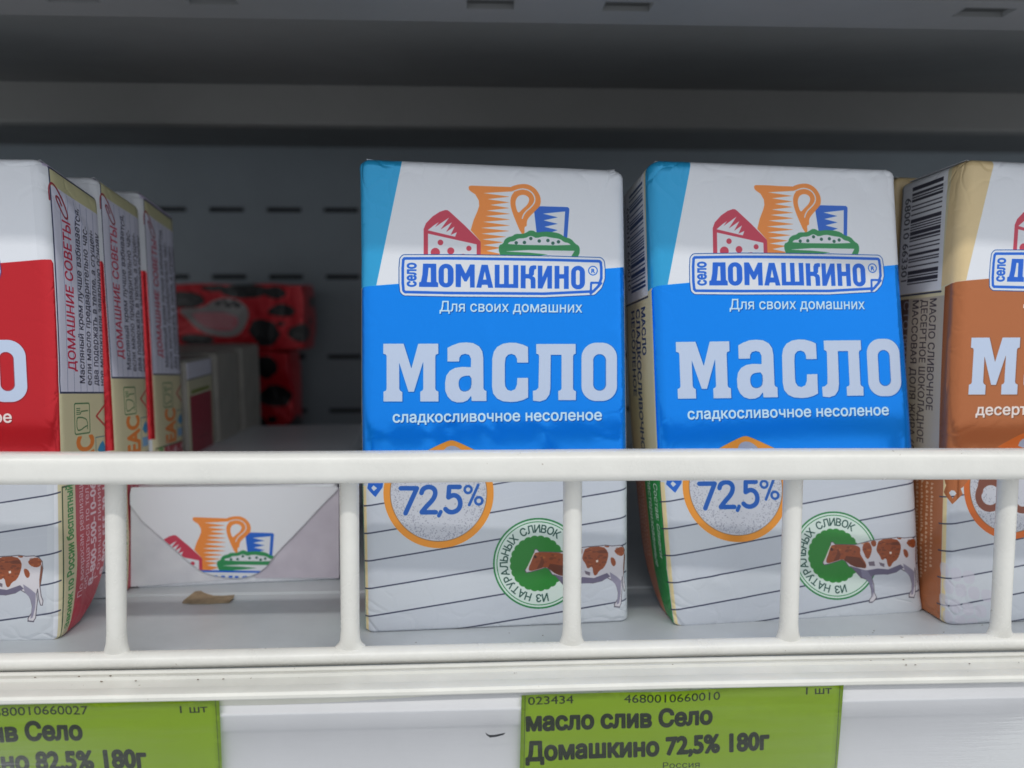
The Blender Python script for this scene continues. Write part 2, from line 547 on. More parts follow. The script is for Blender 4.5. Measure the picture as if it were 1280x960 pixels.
def draw_panel(A, halo=True, ink=(0, 92, 204)):
    pts = C5([(75, 110), (100, 76)]).tolist() + C6([(1130, 112), (1158, 140), (1158, 372), (1035, 495)]).tolist() + C5([(110, 478), (75, 445)]).tolist()
    pts = smooth_poly(pts, 1)
    if halo:
        A.stroke(pts, 10.4, (6, 70, 160, 1.0), True)
        A.stroke(pts, 8.6, WHITE, True)
    A.fill(pts, WHITE)
    A.stroke(pts, 3.3, ink, True)
    A.stroke(C6([(1036, 490), (1042, 366), (1150, 366)]), 2.6, ink)
    A.stroke(C6([(1158, 372), (1036, 492)]), 2.6, ink)
    B = ink
    A.fill(C5([(308, 145), (458, 147), (460, 352), (480, 366), (480, 414), (262, 411), (263, 360), (284, 352), (300, 270)]), B,
           [C5([(370, 192), (395, 192), (397, 358), (350, 356), (362, 280)])])
    A.fill(C5(rrect(485, 148, 656, 418, 82)), B, [C5(rrect(545, 196, 590, 370, 22))])
    A.fill(C5([(680, 152), (738, 152), (793, 262), (846, 155), (897, 157), (897, 420), (845, 420), (842, 285), (806, 350), (780, 350), (742, 280), (738, 415), (680, 413)]), B)
    A.fill(C5([(976, 160), (1046, 160), (1108, 423), (1052, 423), (1044, 388), (980, 388), (972, 422), (916, 420)]), B, [C5([(1012, 232), (1032, 330), (992, 330)])])
    A.fill(C6([(-62, 160), (-8, 160), (-8, 380), (44, 380), (44, 162), (98, 162), (98, 380), (150, 380), (150, 163), (206, 163), (206, 425), (-62, 422)]), B)
    A.fill(C6([(235, 168), (290, 168), (290, 266), (328, 266), (330, 205), (346, 175), (380, 166), (412, 168), (412, 208), (393, 212), (386, 240), (386, 270), (368, 290),
               (396, 306), (403, 330), (403, 430), (350, 430), (348, 330), (328, 316), (290, 316), (290, 430), (235, 428)]), B)
    A.fill(C6([(430, 170), (482, 170), (482, 305), (540, 172), (592, 172), (592, 432), (540, 432), (540, 292), (482, 432), (430, 430)]), B)
    A.fill(C6([(622, 172), (677, 172), (677, 268), (730, 268), (730, 175), (784, 175), (784, 436), (730, 436), (730, 318), (677, 318), (677, 433), (622, 433)]), B)
    A.fill(C6(rrect(812, 172, 970, 441, 76)), B, [C6(rrect(866, 220, 911, 392, 22))])
    A.stroke(C6(disc(1062, 227, 50)), 1.1, ink, True)
    A.text('R', C6([(1042, 252)])[0], C6([(1085, 254)])[0], 5.2, ink, 0.03)
    A.text('село', C5([(226, 410)])[0], C5([(226, 135)])[0], 14.2, ink, 0.035)

def draw_maslo(A, edge):
    ink = (186, 200, 224)
    L = []
    L.append((CA([(70, 88), (275, 88), (352, 335), (420, 88), (622, 88), (622, 190), (598, 198), (592, 215), (592, 540), (600, 556), (624, 568), (624, 668), (440, 668), (440, 568),
                  (463, 556), (470, 540), (470, 270), (378, 570), (322, 570), (230, 280), (232, 540), (240, 558), (262, 572), (262, 668), (72, 668), (72, 568), (97, 558), (103, 540), (103, 215), (97, 198), (70, 190)]), []))
    L.append((CA([(712, 130), (760, 105), (830, 80), (900, 75), (970, 82), (1030, 115), (1062, 165), (1072, 230), (1074, 535), (1082, 552), (1104, 562), (1104, 664), (955, 664),
                  (950, 612), (915, 655), (870, 675), (810, 678), (755, 660), (715, 620), (690, 560), (688, 480), (700, 410), (735, 360), (790, 330), (860, 320), (946, 324), (948, 240),
                  (930, 202), (890, 190), (850, 202), (833, 230), (830, 268), (712, 268)]),
              [CA(smooth_poly([(948, 410), (948, 520), (925, 552), (885, 565), (848, 555), (828, 520), (826, 465), (843, 430), (880, 412)], 1))]))
    L.append((CB([(320, 122), (270, 98), (200, 80), (140, 78), (70, 88), (10, 120), (-25, 170), (-40, 240), (-42, 520), (-30, 590), (10, 640), (70, 668), (150, 675), (210, 670), (270, 655),
                  (322, 630), (322, 432), (212, 432), (208, 500), (190, 545), (150, 562), (115, 552), (92, 515), (88, 470), (88, 290), (95, 230), (120, 200), (155, 192), (190, 205), (208, 240), (210, 280), (322, 280)]), []))
    L.append((CB([(400, 92), (798, 92), (798, 192), (779, 198), (772, 215), (772, 540), (780, 556), (802, 568), (800, 657), (624, 657), (622, 565), (647, 555), (655, 540), (655, 202), (548, 202),
                  (545, 540), (535, 600), (500, 650), (440, 670), (370, 662), (368, 562), (400, 556), (424, 532), (430, 215), (424, 198), (402, 190)]), []))
    L.append((CB(rrect(855, 80, 1212, 666, 150, 10)), [CB(rrect(975, 196, 1096, 556, 60, 8))]))
    for p, h in L:
        A.stroke(p + np.array([0.4, 0.5]), 1.3, edge, True, 0.55)
    for p, h in L:
        A.fill(p, ink, h)
        for q in h:
            A.stroke(q + np.array([0.3, 0.4]), 0.9, edge, True, 0.6)
    return ink

def draw_badge(A):
    g, g2 = (30, 122, 62), (40, 128, 48)
    A.fill(disc(673, 701.3, 56.8, 72), (208, 222, 214))
    A.stroke(disc(673, 701.3, 55.8, 72), 2.0, g, True)
    A.stroke(disc(673, 701.3, 52.0, 72), 1.0, g, True)
    t = np.linspace(0, 2 * np.pi, 240, endpoint=False)
    r = 33.4 + 1.6 * np.abs(np.sin(12 * t)) ** 0.8
    A.fill(np.stack([672 + r * np.cos(t), 701.3 + r * np.sin(t)], 1), g2)
    A.arc_text('ИЗ НАТУРАЛЬНЫХ СЛИВОК', 673, 701.3, 38.6, 9.6, -73, -308, (24, 70, 60), 0.012)

def draw_cow(A):
    body = [(335, 350), (352, 345), (375, 370), (470, 372), (560, 375), (620, 360), (700, 340), (800, 325), (900, 318), (960, 310), (1020, 318), (1090, 312), (1130, 325), (1155, 360),
            (1160, 420), (1150, 500), (1140, 580), (1150, 660), (1165, 700), (1160, 740), (1145, 740), (1130, 690), (1120, 600), (1112, 640), (1118, 700), (1110, 780), (1105, 850), (1085, 885),
            (1045, 882), (1040, 860), (1070, 810), (1075, 750), (1060, 690), (1040, 650), (1000, 625), (975, 610), (930, 640), (850, 660), (760, 655), (720, 665), (700, 690), (715, 760), (715, 830),
            (735, 880), (715, 905), (690, 925), (662, 925), (668, 900), (690, 870), (690, 800), (670, 730), (640, 700), (600, 690), (560, 640), (520, 590), (490, 580), (460, 530), (430, 515),
            (370, 535), (300, 555), (260, 562), (248, 538), (270, 510), (300, 450), (325, 390)]
    A.fill(CC(body), (206, 202, 208))
    A.stroke(CC(body), 0.9, (86, 80, 90), True)
    A.fill(CC([(500, 575), (650, 622), (760, 604), (860, 614), (975, 568), (1005, 600), (930, 640), (850, 660), (720, 665), (690, 690), (655, 705), (600, 690)]), (104, 98, 122))
    A.fill(CC([(1000, 560), (1060, 600), (1105, 640), (1100, 760), (1080, 850), (1060, 860), (1075, 750), (1055, 680), (1010, 630)]), (140, 136, 156))
    A.fill(CC([(600, 610), (660, 620), (700, 690), (712, 820), (700, 880), (690, 790), (660, 720), (610, 690)]), (126, 122, 144))
    br, dk = (146, 72, 38), (88, 42, 28)
    P = [[(330, 380), (380, 372), (470, 375), (570, 380), (610, 410), (600, 460), (620, 500), (655, 560), (650, 605), (600, 592), (520, 578), (470, 530), (430, 508), (360, 532), (290, 550), (278, 522), (310, 450)],
         [(640, 360), (690, 350), (715, 400), (710, 450), (680, 515), (655, 505), (640, 460), (622, 420)],
         [(700, 345), (755, 335), (757, 388), (722, 400)],
         [(785, 330), (940, 320), (985, 370), (985, 430), (950, 520), (905, 545), (880, 592), (855, 585), (845, 500), (802, 532), (785, 480), (755, 440), (760, 400)],
         [(940, 318), (1000, 315), (985, 335)],
         [(1035, 355), (1110, 320), (1150, 350), (1142, 400), (1100, 415), (1055, 392)],
         [(1005, 420), (1040, 430), (1057, 480), (1035, 512), (1010, 480)]]
    for p in P:
        A.fill(CC(smooth_poly(p, 1)), br)
    rnd = random.Random(4)
    for (cx, cy, rx, ry, n) in ((870, 420, 90, 80, 26), (450, 430, 110, 40, 18), (1100, 365, 40, 30, 6), (670, 420, 30, 60, 6)):
        for _ in range(n):
            x, y = cx + rnd.uniform(-1, 1) * rx, cy + rnd.uniform(-1, 1) * ry
            A.fill(CC(disc(x, y, rnd.uniform(10, 24), 9, rnd.uniform(5, 12))), rnd.choice([dk, (190, 108, 56), (120, 58, 34)]), alpha=0.45)
    A.fill(CC([(470, 480), (600, 500), (650, 570), (640, 600), (560, 590), (500, 560), (450, 520)]), dk, alpha=0.75)
    A.fill(CC([(400, 400), (420, 470), (400, 515), (350, 530), (385, 460)]), dk, alpha=0.6)
    A.fill(CC([(870, 365), (960, 350), (985, 385), (900, 385)]), dk, alpha=0.6)
    A.fill(CC([(675, 540), (730, 535), (737, 580), (682, 578)]), (92, 78, 92), alpha=0.8)
    A.fill(CC([(775, 545), (825, 560), (822, 592), (785, 576)]), (92, 78, 92), alpha=0.8)
    A.stroke(CC([(330, 385), (305, 440), (275, 505), (262, 530)]), 1.2, (222, 210, 196))
    A.fill(CC([(325, 405), (345, 400), (352, 425), (332, 432)]), (70, 34, 26))
    A.fill(CC([(1145, 380), (1160, 420), (1148, 520), (1136, 590), (1132, 520), (1140, 440)]), (120, 70, 50))
    A.fill(CC([(875, 450), (895, 445), (898, 465), (880, 470)]), (230, 216, 206))
    A.stroke(CC([(640, 700), (600, 690), (560, 640), (520, 590), (490, 580)]), 0.9, (96, 84, 100))
    A.stroke(CC([(1040, 880), (1088, 884)]), 1.3, (80, 76, 92))
    A.stroke(CC([(664, 924), (690, 922)]), 1.3, (80, 76, 92))

def barcode(A, u0, u1, v0, v1, col, seed):
    rnd = random.Random(seed)
    v, bars = v1, []
    while v > v0:
        w = rnd.choice([0.33, 0.33, 0.66, 0.99])
        bars.append([(u0, v), (u1, v), (u1, v - w), (u0, v - w)])
        v -= w + rnd.choice([0.33, 0.33, 0.66, 0.99])
    A.many(bars, col)

def scribble(A, u, v0, v1, h, col, seed, alpha=0.8):
    """a column of print too small to read"""
    rnd = random.Random(seed)
    v, ps = v0, []
    while v > v1:
        L = rnd.uniform(0.4, 1.1)
        o = rnd.uniform(-0.12, 0.12) * h
        ps.append([(u + o, v), (u + o + h * rnd.uniform(0.5, 1), v), (u + o + h * rnd.uniform(0.5, 1), v - L * 0.5), (u + o, v - L)])
        v -= L + rnd.uniform(0.15, 0.5)
    A.many(ps, col, alpha)

SCHEMES = {
    'blue': dict(main=(0, 140, 250, 1.0), edge=(0, 62, 150, 1.0), side=(40, 160, 214, 0.4), num='72,5%', sub='сладкосливочное несоленое', orn=(20, 92, 190)),
    'red': dict(main=(206, 40, 50, 1.0), edge=(120, 20, 30, 1.0), side=(210, 200, 150), num='82,5%', sub='сладкосливочное несоленое', orn=(180, 50, 60)),
    'brown': dict(main=(186, 112, 70, 1.0), edge=(96, 52, 30, 1.0), side=(216, 192, 146), num='60%', sub='десертное шоколадное', orn=(150, 84, 56)),
}
def draw_wrapper(kind):
    S = SCHEMES[kind]
    FRONT = FRONT_PX
    if kind == 'red':      # on this pack the front panel sits further to the left on the sheet
        def FRONT(p):
            q = FRONT_PX(p)
            q[:, 0] -= np.interp(q[:, 1] / PH, [0, .22, .6, .8, 1], [3.8, 3.8, 4.3, 6.4, 7.4])
            return q

    A = Art(-30, -4, 126, 125, 12, WHITE)
    CREAM = (208, 199, 164)
    # --- right side panel (u 66..92) and left side panel (u -26..0), drawn in millimetres
    def rect(u0, v0, u1, v1, c, alpha=1.0): A.fill([(u0, v0), (u1, v0), (u1, v1), (u0, v1)], c, alpha=alpha)
    rect(PW, -4, 96, 121, CREAM)
    rect(-30, -4, 0, 121, CREAM)
    # right panel: ruled note card
    rect(PW + 1.8, 62, 94, 115.5, (214, 214, 232))
    rect(PW - 2, 62, PW + 1.8, 121, WHITE)
    rect(PW + 1.8, 111.5, 94, 115.5, (202, 197, 156))
    rect(PW, 115.5, 96, 121, (196, 186, 214))
    for k in range(7):
        A.stroke([(PW + 5.5 + 3.1 * k, 62), (PW + 5.5 + 3.1 * k, 111)], 0.18, (110, 118, 160), alpha=0.8)
    A.stroke([(PW + 1.8, 115.5), (PW + 1.8, 62), (94, 62)], 0.45, (62, 66, 92))
    A.stroke([(PW + 1.8, 115.5), (94, 115.5)], 0.45, (62, 66, 92))
    clip = smooth_poly([(PW + a_, b_) for a_, b_ in ((1.3, 108), (1.2, 111), (2.6, 112.4), (5, 110.8), (8.2, 107.4), (8.8, 105.6), (7.4, 105.2), (5, 107.6), (3.6, 109.4), (4.8, 109.6), (6.2, 108))], 2, False)
    A.stroke(clip, 0.5, (150, 50, 66))
    def vt(t, u, v0, v1, cap, c, b=0.0): A.text(t, (u, v0), (u, v1), cap, c, b, up=1)
    vt('ДОМАШНИЕ СОВЕТЫ', PW + 9.6, 67.5, 104.6, 3.6, (196, 36, 70), 0.014)
    for t, u, a, b in (('Масляный крем лучше взбивается,', 13.8, 64.5, 109.5), ('если масло предварительно час-', 17.3, 64, 106),
                       ('два подержать в тепле, а сгущен-', 20.7, 64, 106), ('ное молоко или заварную основу', 23.9, 64, 106)):
        vt(t, PW + u, a, b, 2.5, (44, 42, 66), 0.01)
    gr, orr = (56, 110, 66), (226, 128, 56)
    PU = PW + 2.2
    A.stroke(rrect(PU + 6.0, 51.2, PU + 13.5, 59.2, 0.6), 0.3, gr, True)
    A.stroke(smooth_poly([(PU + 12.3, 52.3), (PU + 12.3, 54.6), (PU + 10.4, 55.4), (PU + 8, 55.6), (PU + 7.0, 55.3), (PU + 7.0, 52.2), (PU + 9, 52.2), (PU + 10.8, 52.9), (PU + 12.3, 53.2)], 1, False), 0.3, gr)
    for k in range(4):
        A.stroke([(PU + 7.0, 56.4 + 0.5 * k), (PU + 8.7, 56.4 + 0.5 * k)], 0.22, gr)
    A.stroke([(PU + 8.7, 56.4), (PU + 9.4, 57.1), (PU + 12.6, 57.2)], 0.3, gr)
    A.stroke([(PU + 24, 51.0), (PU + 17.0, 55.5), (PU + 24, 60)], 0.6, (190, 60, 56))
    vt('EAC', PW + 17.2, 39.2, 50.6, 8.4, orr, 0.04)
    A.stroke([(PW + 18.6, 40), (PW + 18.6, 49.6), (PW + 26, 49.6)], 0.25, (90, 120, 130))
    A.fill([(PW + 19.4, 46), (PW + 21.5, 44.5), (PW + 24.5, 45.5), (PW + 22.4, 48.4), (PW + 21, 47.6)], (60, 140, 190))
    A.fill([(PW + 19.2, 40.5), (PW + 25, 40.5), (PW + 25, 43.4), (PW + 19.2, 43.4)], (126, 166, 206))
    rect(PW + 7.5, -4, 95, 38.2, S['orn'] if kind != 'red' else (180, 56, 72))
    A.stroke([(PW + 1.5, -4), (PW + 1.5, 38.5), (94, 38.5)], 0.4, (60, 80, 60))
    vt('Звонок по России бесплатный', PW + 6.2, 2, 38.6, 3.1, (54, 138, 62), 0.03)
    for t, u, a, b, c, bo in (('По вопросам реализации', 11.2, 8, 40, 2.3, 0.0), ('обращаться по тел.', 14.2, 9, 37, 2.2, 0.0), ('8-800-500-10-06', 17.8, 9, 37.5, 2.9, 0.03),
                              ('Горячая линия', 20.6, 10, 36, 2.1, 0.0), ('8-800-555-39-13', 24.4, 10, 37.5, 2.9, 0.03)):
        vt(t, PW + u, a, b, c, (222, 196, 206), bo)
    # left panel: bar code, name, composition (reads downwards)
    ink = {'blue': (30, 60, 110), 'red': (90, 40, 50), 'brown': (66, 58, 66)}[kind]
    rect(-25, 86.0, -4.6, 117, (216, 218, 224))
    barcode(A, -18.5, -6.2, 88.2, 114.5, ink if kind == 'blue' else (58, 58, 70), 5 if kind == 'blue' else 9)
    def dt(t, u, v0, v1, cap, c, b=0.0): A.text(t, (u, v0), (u, v1), cap, c, b, up=1)
    dt({'blue': '680010 660010', 'red': '680010 660027', 'brown': '680010 663301'}[kind], -21.3, 112, 89.5, 2.5, (58, 58, 70), 0.005)
    A.stroke([(-25, 85.6), (-4.6, 85.6)], 0.45, (50, 56, 80))
    A.stroke([(-22.6, 117), (-22.6, 38)], 0.3, (50, 56, 80))
    if kind == 'brown':
        rect(-30, 38, 0, 84.5, (176, 166, 152))  # cream greyed, shade on this side put into the print colour
        rect(-30, -4, -17.4, 84.5, (88, 66, 62))
        dt('МАСЛО СЛИВОЧНОЕ', -8.6, 84, 55, 2.5, ink, 0.01)
        dt('ДЕСЕРТНОЕ ШОКОЛАДНОЕ', -12.0, 84, 46, 2.5, ink, 0.01)
        dt('МАССОВАЯ ДОЛЯ ЖИРА 60%', -15.6, 84, 41.5, 2.5, ink, 0.01)
        dt('СТО 00432366-030-2017', -19.4, 84, 44, 2.3, (160, 158, 168), 0.005)
        dt('Масса нетто 180 г', -23.6, 79, 50, 2.8, (160, 166, 186), 0.01)
        rect(-30, -4, -1.0, 38.5, (176, 106, 66))
        for k in range(6):
            scribble(A, -16.0 + 2.0 * k, 36, 9 + 2.5 * (k % 3), 1.1, (226, 196, 172), 20 + k)
    else:
        dt('МАСЛО', -10.4, 83.5, 71, 3.0, ink, 0.03)
        dt('СЛАДКОСЛИВОЧНОЕ', -14.8, 83.5, 43, 3.0, ink, 0.03)
        dt('НЕСОЛЕНОЕ', -19.0, 83.5, 60, 2.8, ink, 0.02)
        rect(-30, -4, -1.3, 38.8, (50, 150, 74))
        rect(-30, -4, -14.2, 38.8, (200, 122, 92))
        dt('Состав: сливки', -6.6, 37.4, 17.4, 3.0, (226, 232, 226), 0.008)
        dt('пастеризованные', -11.9, 37.6, 13.4, 3.0, (226, 232, 226), 0.008)
        for k in range(3):
            scribble(A, -17.6 - 2.2 * k, 36.5, 14, 1.2, (226, 196, 172), 40 + k)
        A.stroke([(-1.3, -4), (-1.3, 38.8)], 0.3, (40, 60, 50))
    # --- front
    A.T = FRONT
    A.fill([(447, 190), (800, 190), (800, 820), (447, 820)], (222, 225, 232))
    A.fill([(447, 580), (800, 580), (800, 820), (447, 820)], (199, 204, 211))  # lower front greyed, the dimmer light there put into the print colour
    A.T = lambda p: p
    rect(-1.2, -4, 0.3, 38.5, (226, 206, 156))
    A.T = FRONT
    if kind == 'red':
        for x0, y0, x1, y1 in ():
            pass
    if kind == 'blue':
        A.fill([(430, 185), (504, 185), (501, 203), (470, 353), (425, 358)], S['side'])
    elif kind == 'brown':
        A.fill([(430, 185), (498, 185), (494, 203), (466, 353), (425, 358)], S['side'])
    # planks of the print: fine lines and faint tone per board
    for k in range(-1, 7):
        y = lambda x, k=k: 629.5 + 34.8 * k - 0.17 * (x - 458)
        if k % 2 == 0:
            A.fill([(457, y(457)), (790, y(790)), (790, y(790) + 34.8), (457, y(457) + 34.8)], (190, 195, 205), alpha=0.6)
        xe = 809 if kind == 'red' else 789
        A.stroke([(440, y(440)), (xe, y(xe))], 1.7, (58, 62, 84))
    rnd = random.Random(77)
    for _ in range(70):
        x, y = rnd.uniform(458, 780), rnd.uniform(600, 790)
        A.stroke([(x, y), (x + rnd.uniform(20, 70), y - rnd.uniform(3, 10))], rnd.uniform(0.4, 1.6), (206, 210, 218), alpha=0.22)
    # medallion
    ring = (232, 150, 56, 0.6) if kind != 'brown' else (206, 104, 42, 0.6)
    A.fill(disc(548, 613, 69, 72), ring)
    A.stroke(disc(548, 613, 60.2, 72), 1.2, (120, 92, 60), True)
    A.fill(disc(548, 613, 60, 72), (196, 198, 206, 0.25))
    rnd = random.Random(3)
    ps = []
    for _ in range(2600):
        a, r = rnd.uniform(0, 6.283), 59 * rnd.uniform(0, 1) ** 0.33
        if rnd.random() < 0.25 + 0.75 * (r / 59) ** 5:
            q = rnd.uniform(0.25, 0.6)
            x, y = 548 + r * math.cos(a), 613 + r * math.sin(a)
            ps.append([(x - q, y - q), (x + q, y - q), (x + q, y + q), (x - q, y + q)])
    A.many(ps, (120, 122, 140), 0.75)
    m = S['main']
    A.T = lambda p: p
    top_l, top_r = FRONT(np.array([[450.0, 356.0]]))[0], FRONT(np.array([[779.0, 330.0]]))[0]
    zl = FRONT(np.array([[455.0, 590.0]]))[0]
    if kind == 'red':
        lo, hi = 6.0, PW - 0.2
    A.fill([(-1.6 if kind != 'brown' else -3.2, top_l[1] - 0.6), (-1.0, top_l[1]), (0.6, top_l[1] + 0.3), (PW + 0.6, top_r[1]), (PW + 1.2, top_r[1] - 0.8), (PW + 1.2, zl[1]), (-1.6 if kind != 'brown' else -3.2, zl[1])], m)
    A.T = FRONT
    if kind == 'brown':
        A.fill(smooth_poly([(444, 585), (545, 585), (530, 597), (505, 602), (487, 604), (482, 611), (476, 618), (463, 622), (452, 616), (448, 607), (443, 604)], 1), m)
        A.fill(CM([(48, 510), (88, 425), (190, 425), (228, 510), (138, 590)]), m, [CM([(138, 470), (172, 505), (138, 545), (104, 505)])])
    A.fill(smooth_poly([(518, 568), (540, 556.5), (556, 549), (564, 546.4), (572, 549), (588, 556.5), (612, 568)], 1), ring)
    A.fill(smooth_poly([(552, 566), (556, 556), (566, 553), (576, 558), (582, 566)], 1), (160, 166, 186, 0.5))
    # fringe ornament
    o = S['orn']
    if kind != 'brown':
        A.fill(CM([(88, 335), (235, 335), (228, 395), (175, 468), (100, 405), (110, 372)]), o, [CM([(140, 400), (160, 380), (187, 402), (162, 424)])])
    nc = {'blue': (14, 84, 170), 'red': (170, 30, 50), 'brown': (120, 66, 48)}[kind]
    def st(p, w=5.7): A.stroke(CM(smooth_poly(p, 2, False)), w, nc)
    if kind in ('blue', 'red'):
        if kind == 'blue':
            A.stroke(CM([(365, 402), (485, 402)]), 5.7, nc)
            A.stroke(CM([(485, 402), (400, 590)]), 5.7, nc)
        else:
            A.stroke(CM(disc(425, 440, 36)), 5.7, nc, True)
            A.stroke(CM(disc(425, 535, 48)), 5.7, nc, True)
        st([(520, 437), (530, 405), (575, 388), (618, 405), (626, 445), (605, 490), (560, 535), (522, 580)])
        A.stroke(CM([(522, 582), (627, 582)]), 5.7, nc)
        A.stroke(CM([(665, 578), (650, 608)]), 4.6, nc)
        A.stroke(CM([(806, 392), (728, 392), (722, 468)]), 5.7, nc)
        st([(722, 470), (760, 450), (800, 468), (815, 515), (800, 562), (757, 584), (720, 578), (700, 558)])
        A.stroke(CM(disc(870, 412, 26)), 3.0, nc, True)
        A.stroke(CM([(946, 378), (878, 528)]), 3.4, nc)
        A.stroke(CM(disc(950, 497, 27)), 3.0, nc, True)
    else:
        A.stroke(disc(517, 626, 17), 8.5, nc, True)
        A.stroke(smooth_poly([(502, 622), (504, 606), (514, 595), (526, 590)], 1, False), 8.5, nc)
        A.stroke(rrect(549, 590, 580, 645, 15), 8.5, nc, True)
    draw_badge(A)
    draw_cow(A)
    draw_logo(A)
    draw_panel(A)
    ink2 = draw_maslo(A, S['edge'])
    tx = (196, 222, 240) if kind == 'blue' else (226, 216, 212)
    A.text('Для своих домашних', (549.9, 386.4), (728.5, 388.0), 12.9, S['edge'], 0.022, alpha=0.7)
    A.text('Для своих домашних', (549.2, 385.6), (727.8, 387.2), 12.9, tx, 0.012)
    w = 752.7 if kind != 'brown' else 735
    A.text(S['sub'], (491.3, 525.4), (w + 0.7, 522.9), 13.4, S['edge'], 0.03, alpha=0.7)
    A.text(S['sub'], (490.6, 524.6), (w, 522.1), 13.4, tx, 0.022)
    if kind == 'brown':
        rnd = random.Random(8)
        for i in range(4):
            for j in range(4):
                cx, cy = 453 + j * 19 + (i % 2) * 8, 724 + i * 20 + 3 * j
                if j == 3 and i in (0, 3):
                    continue
                pet = smooth_poly([(cx - 9, cy - 8), (cx + 4, cy - 10 + j), (cx + 9, cy - 2), (cx + 8, cy + 8), (cx - 1, cy + 9), (cx - 8, cy + 5)], 2)
                A.fill(pet, (196, 193, 206), alpha=0.7)
    # very slight ink unevenness
    rs = np.random.RandomState(12)
    A.a[..., :3] += (rs.rand(A.H, A.W, 1).astype(np.float32) - 0.5) * 0.012
    return A.image('print_%s' % kind)

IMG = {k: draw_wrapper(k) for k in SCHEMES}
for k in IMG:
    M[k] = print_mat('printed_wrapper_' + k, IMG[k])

# ------------------------------------------------------------------ butter packs
def relief(u, v, seed, creases):
    """hand-handled paper over a soft block: millimetres of relief"""
    rs = np.random.RandomState(seed)
    h = np.zeros_like(u)
    for _ in range(5):
        fx, fy, ph = rs.uniform(0.03, 0.11), rs.uniform(0.02, 0.07), rs.uniform(0, 6.28)
        h += 0.10 * np.sin(u * fx + v * fy * rs.choice([-1, 1]) + ph)
    for _ in range(16):
        if rs.rand() < 0.7:
            cu = rs.choice([rs.uniform(-24, 3), rs.uniform(PW - 4, PW + 22), rs.uniform(0, PW)])
            cv = rs.choice([rs.uniform(0, 12), rs.uniform(106, 117)])
        else:
            cu, cv = rs.choice([rs.uniform(-4, 4), rs.uniform(PW - 4, PW + 4)]), rs.uniform(0, PH)
        an, L, am, wd = rs.uniform(0, 3.14), rs.uniform(3, 9), rs.uniform(-0.22, 0.22), rs.uniform(0.5, 1.3)
        creases = creases + [(cu - L * math.cos(an) / 2, cv - L * math.sin(an) / 2, cu + L * math.cos(an) / 2, cv + L * math.sin(an) / 2, am, wd)]
    for x0, y0, x1, y1, am, wd in creases:
        dx, dy = x1 - x0, y1 - y0
        t = np.clip(((u - x0) * dx + (v - y0) * dy) / (dx * dx + dy * dy + 1e-9), 0, 1)
        d = np.hypot(u - x0 - t * dx, v - y0 - t * dy)
        fade = np.sin(np.pi * np.clip(t * 0.9 + 0.05, 0, 1))
        h += am * fade * np.exp(-(d / wd) ** 1.4)
    return h

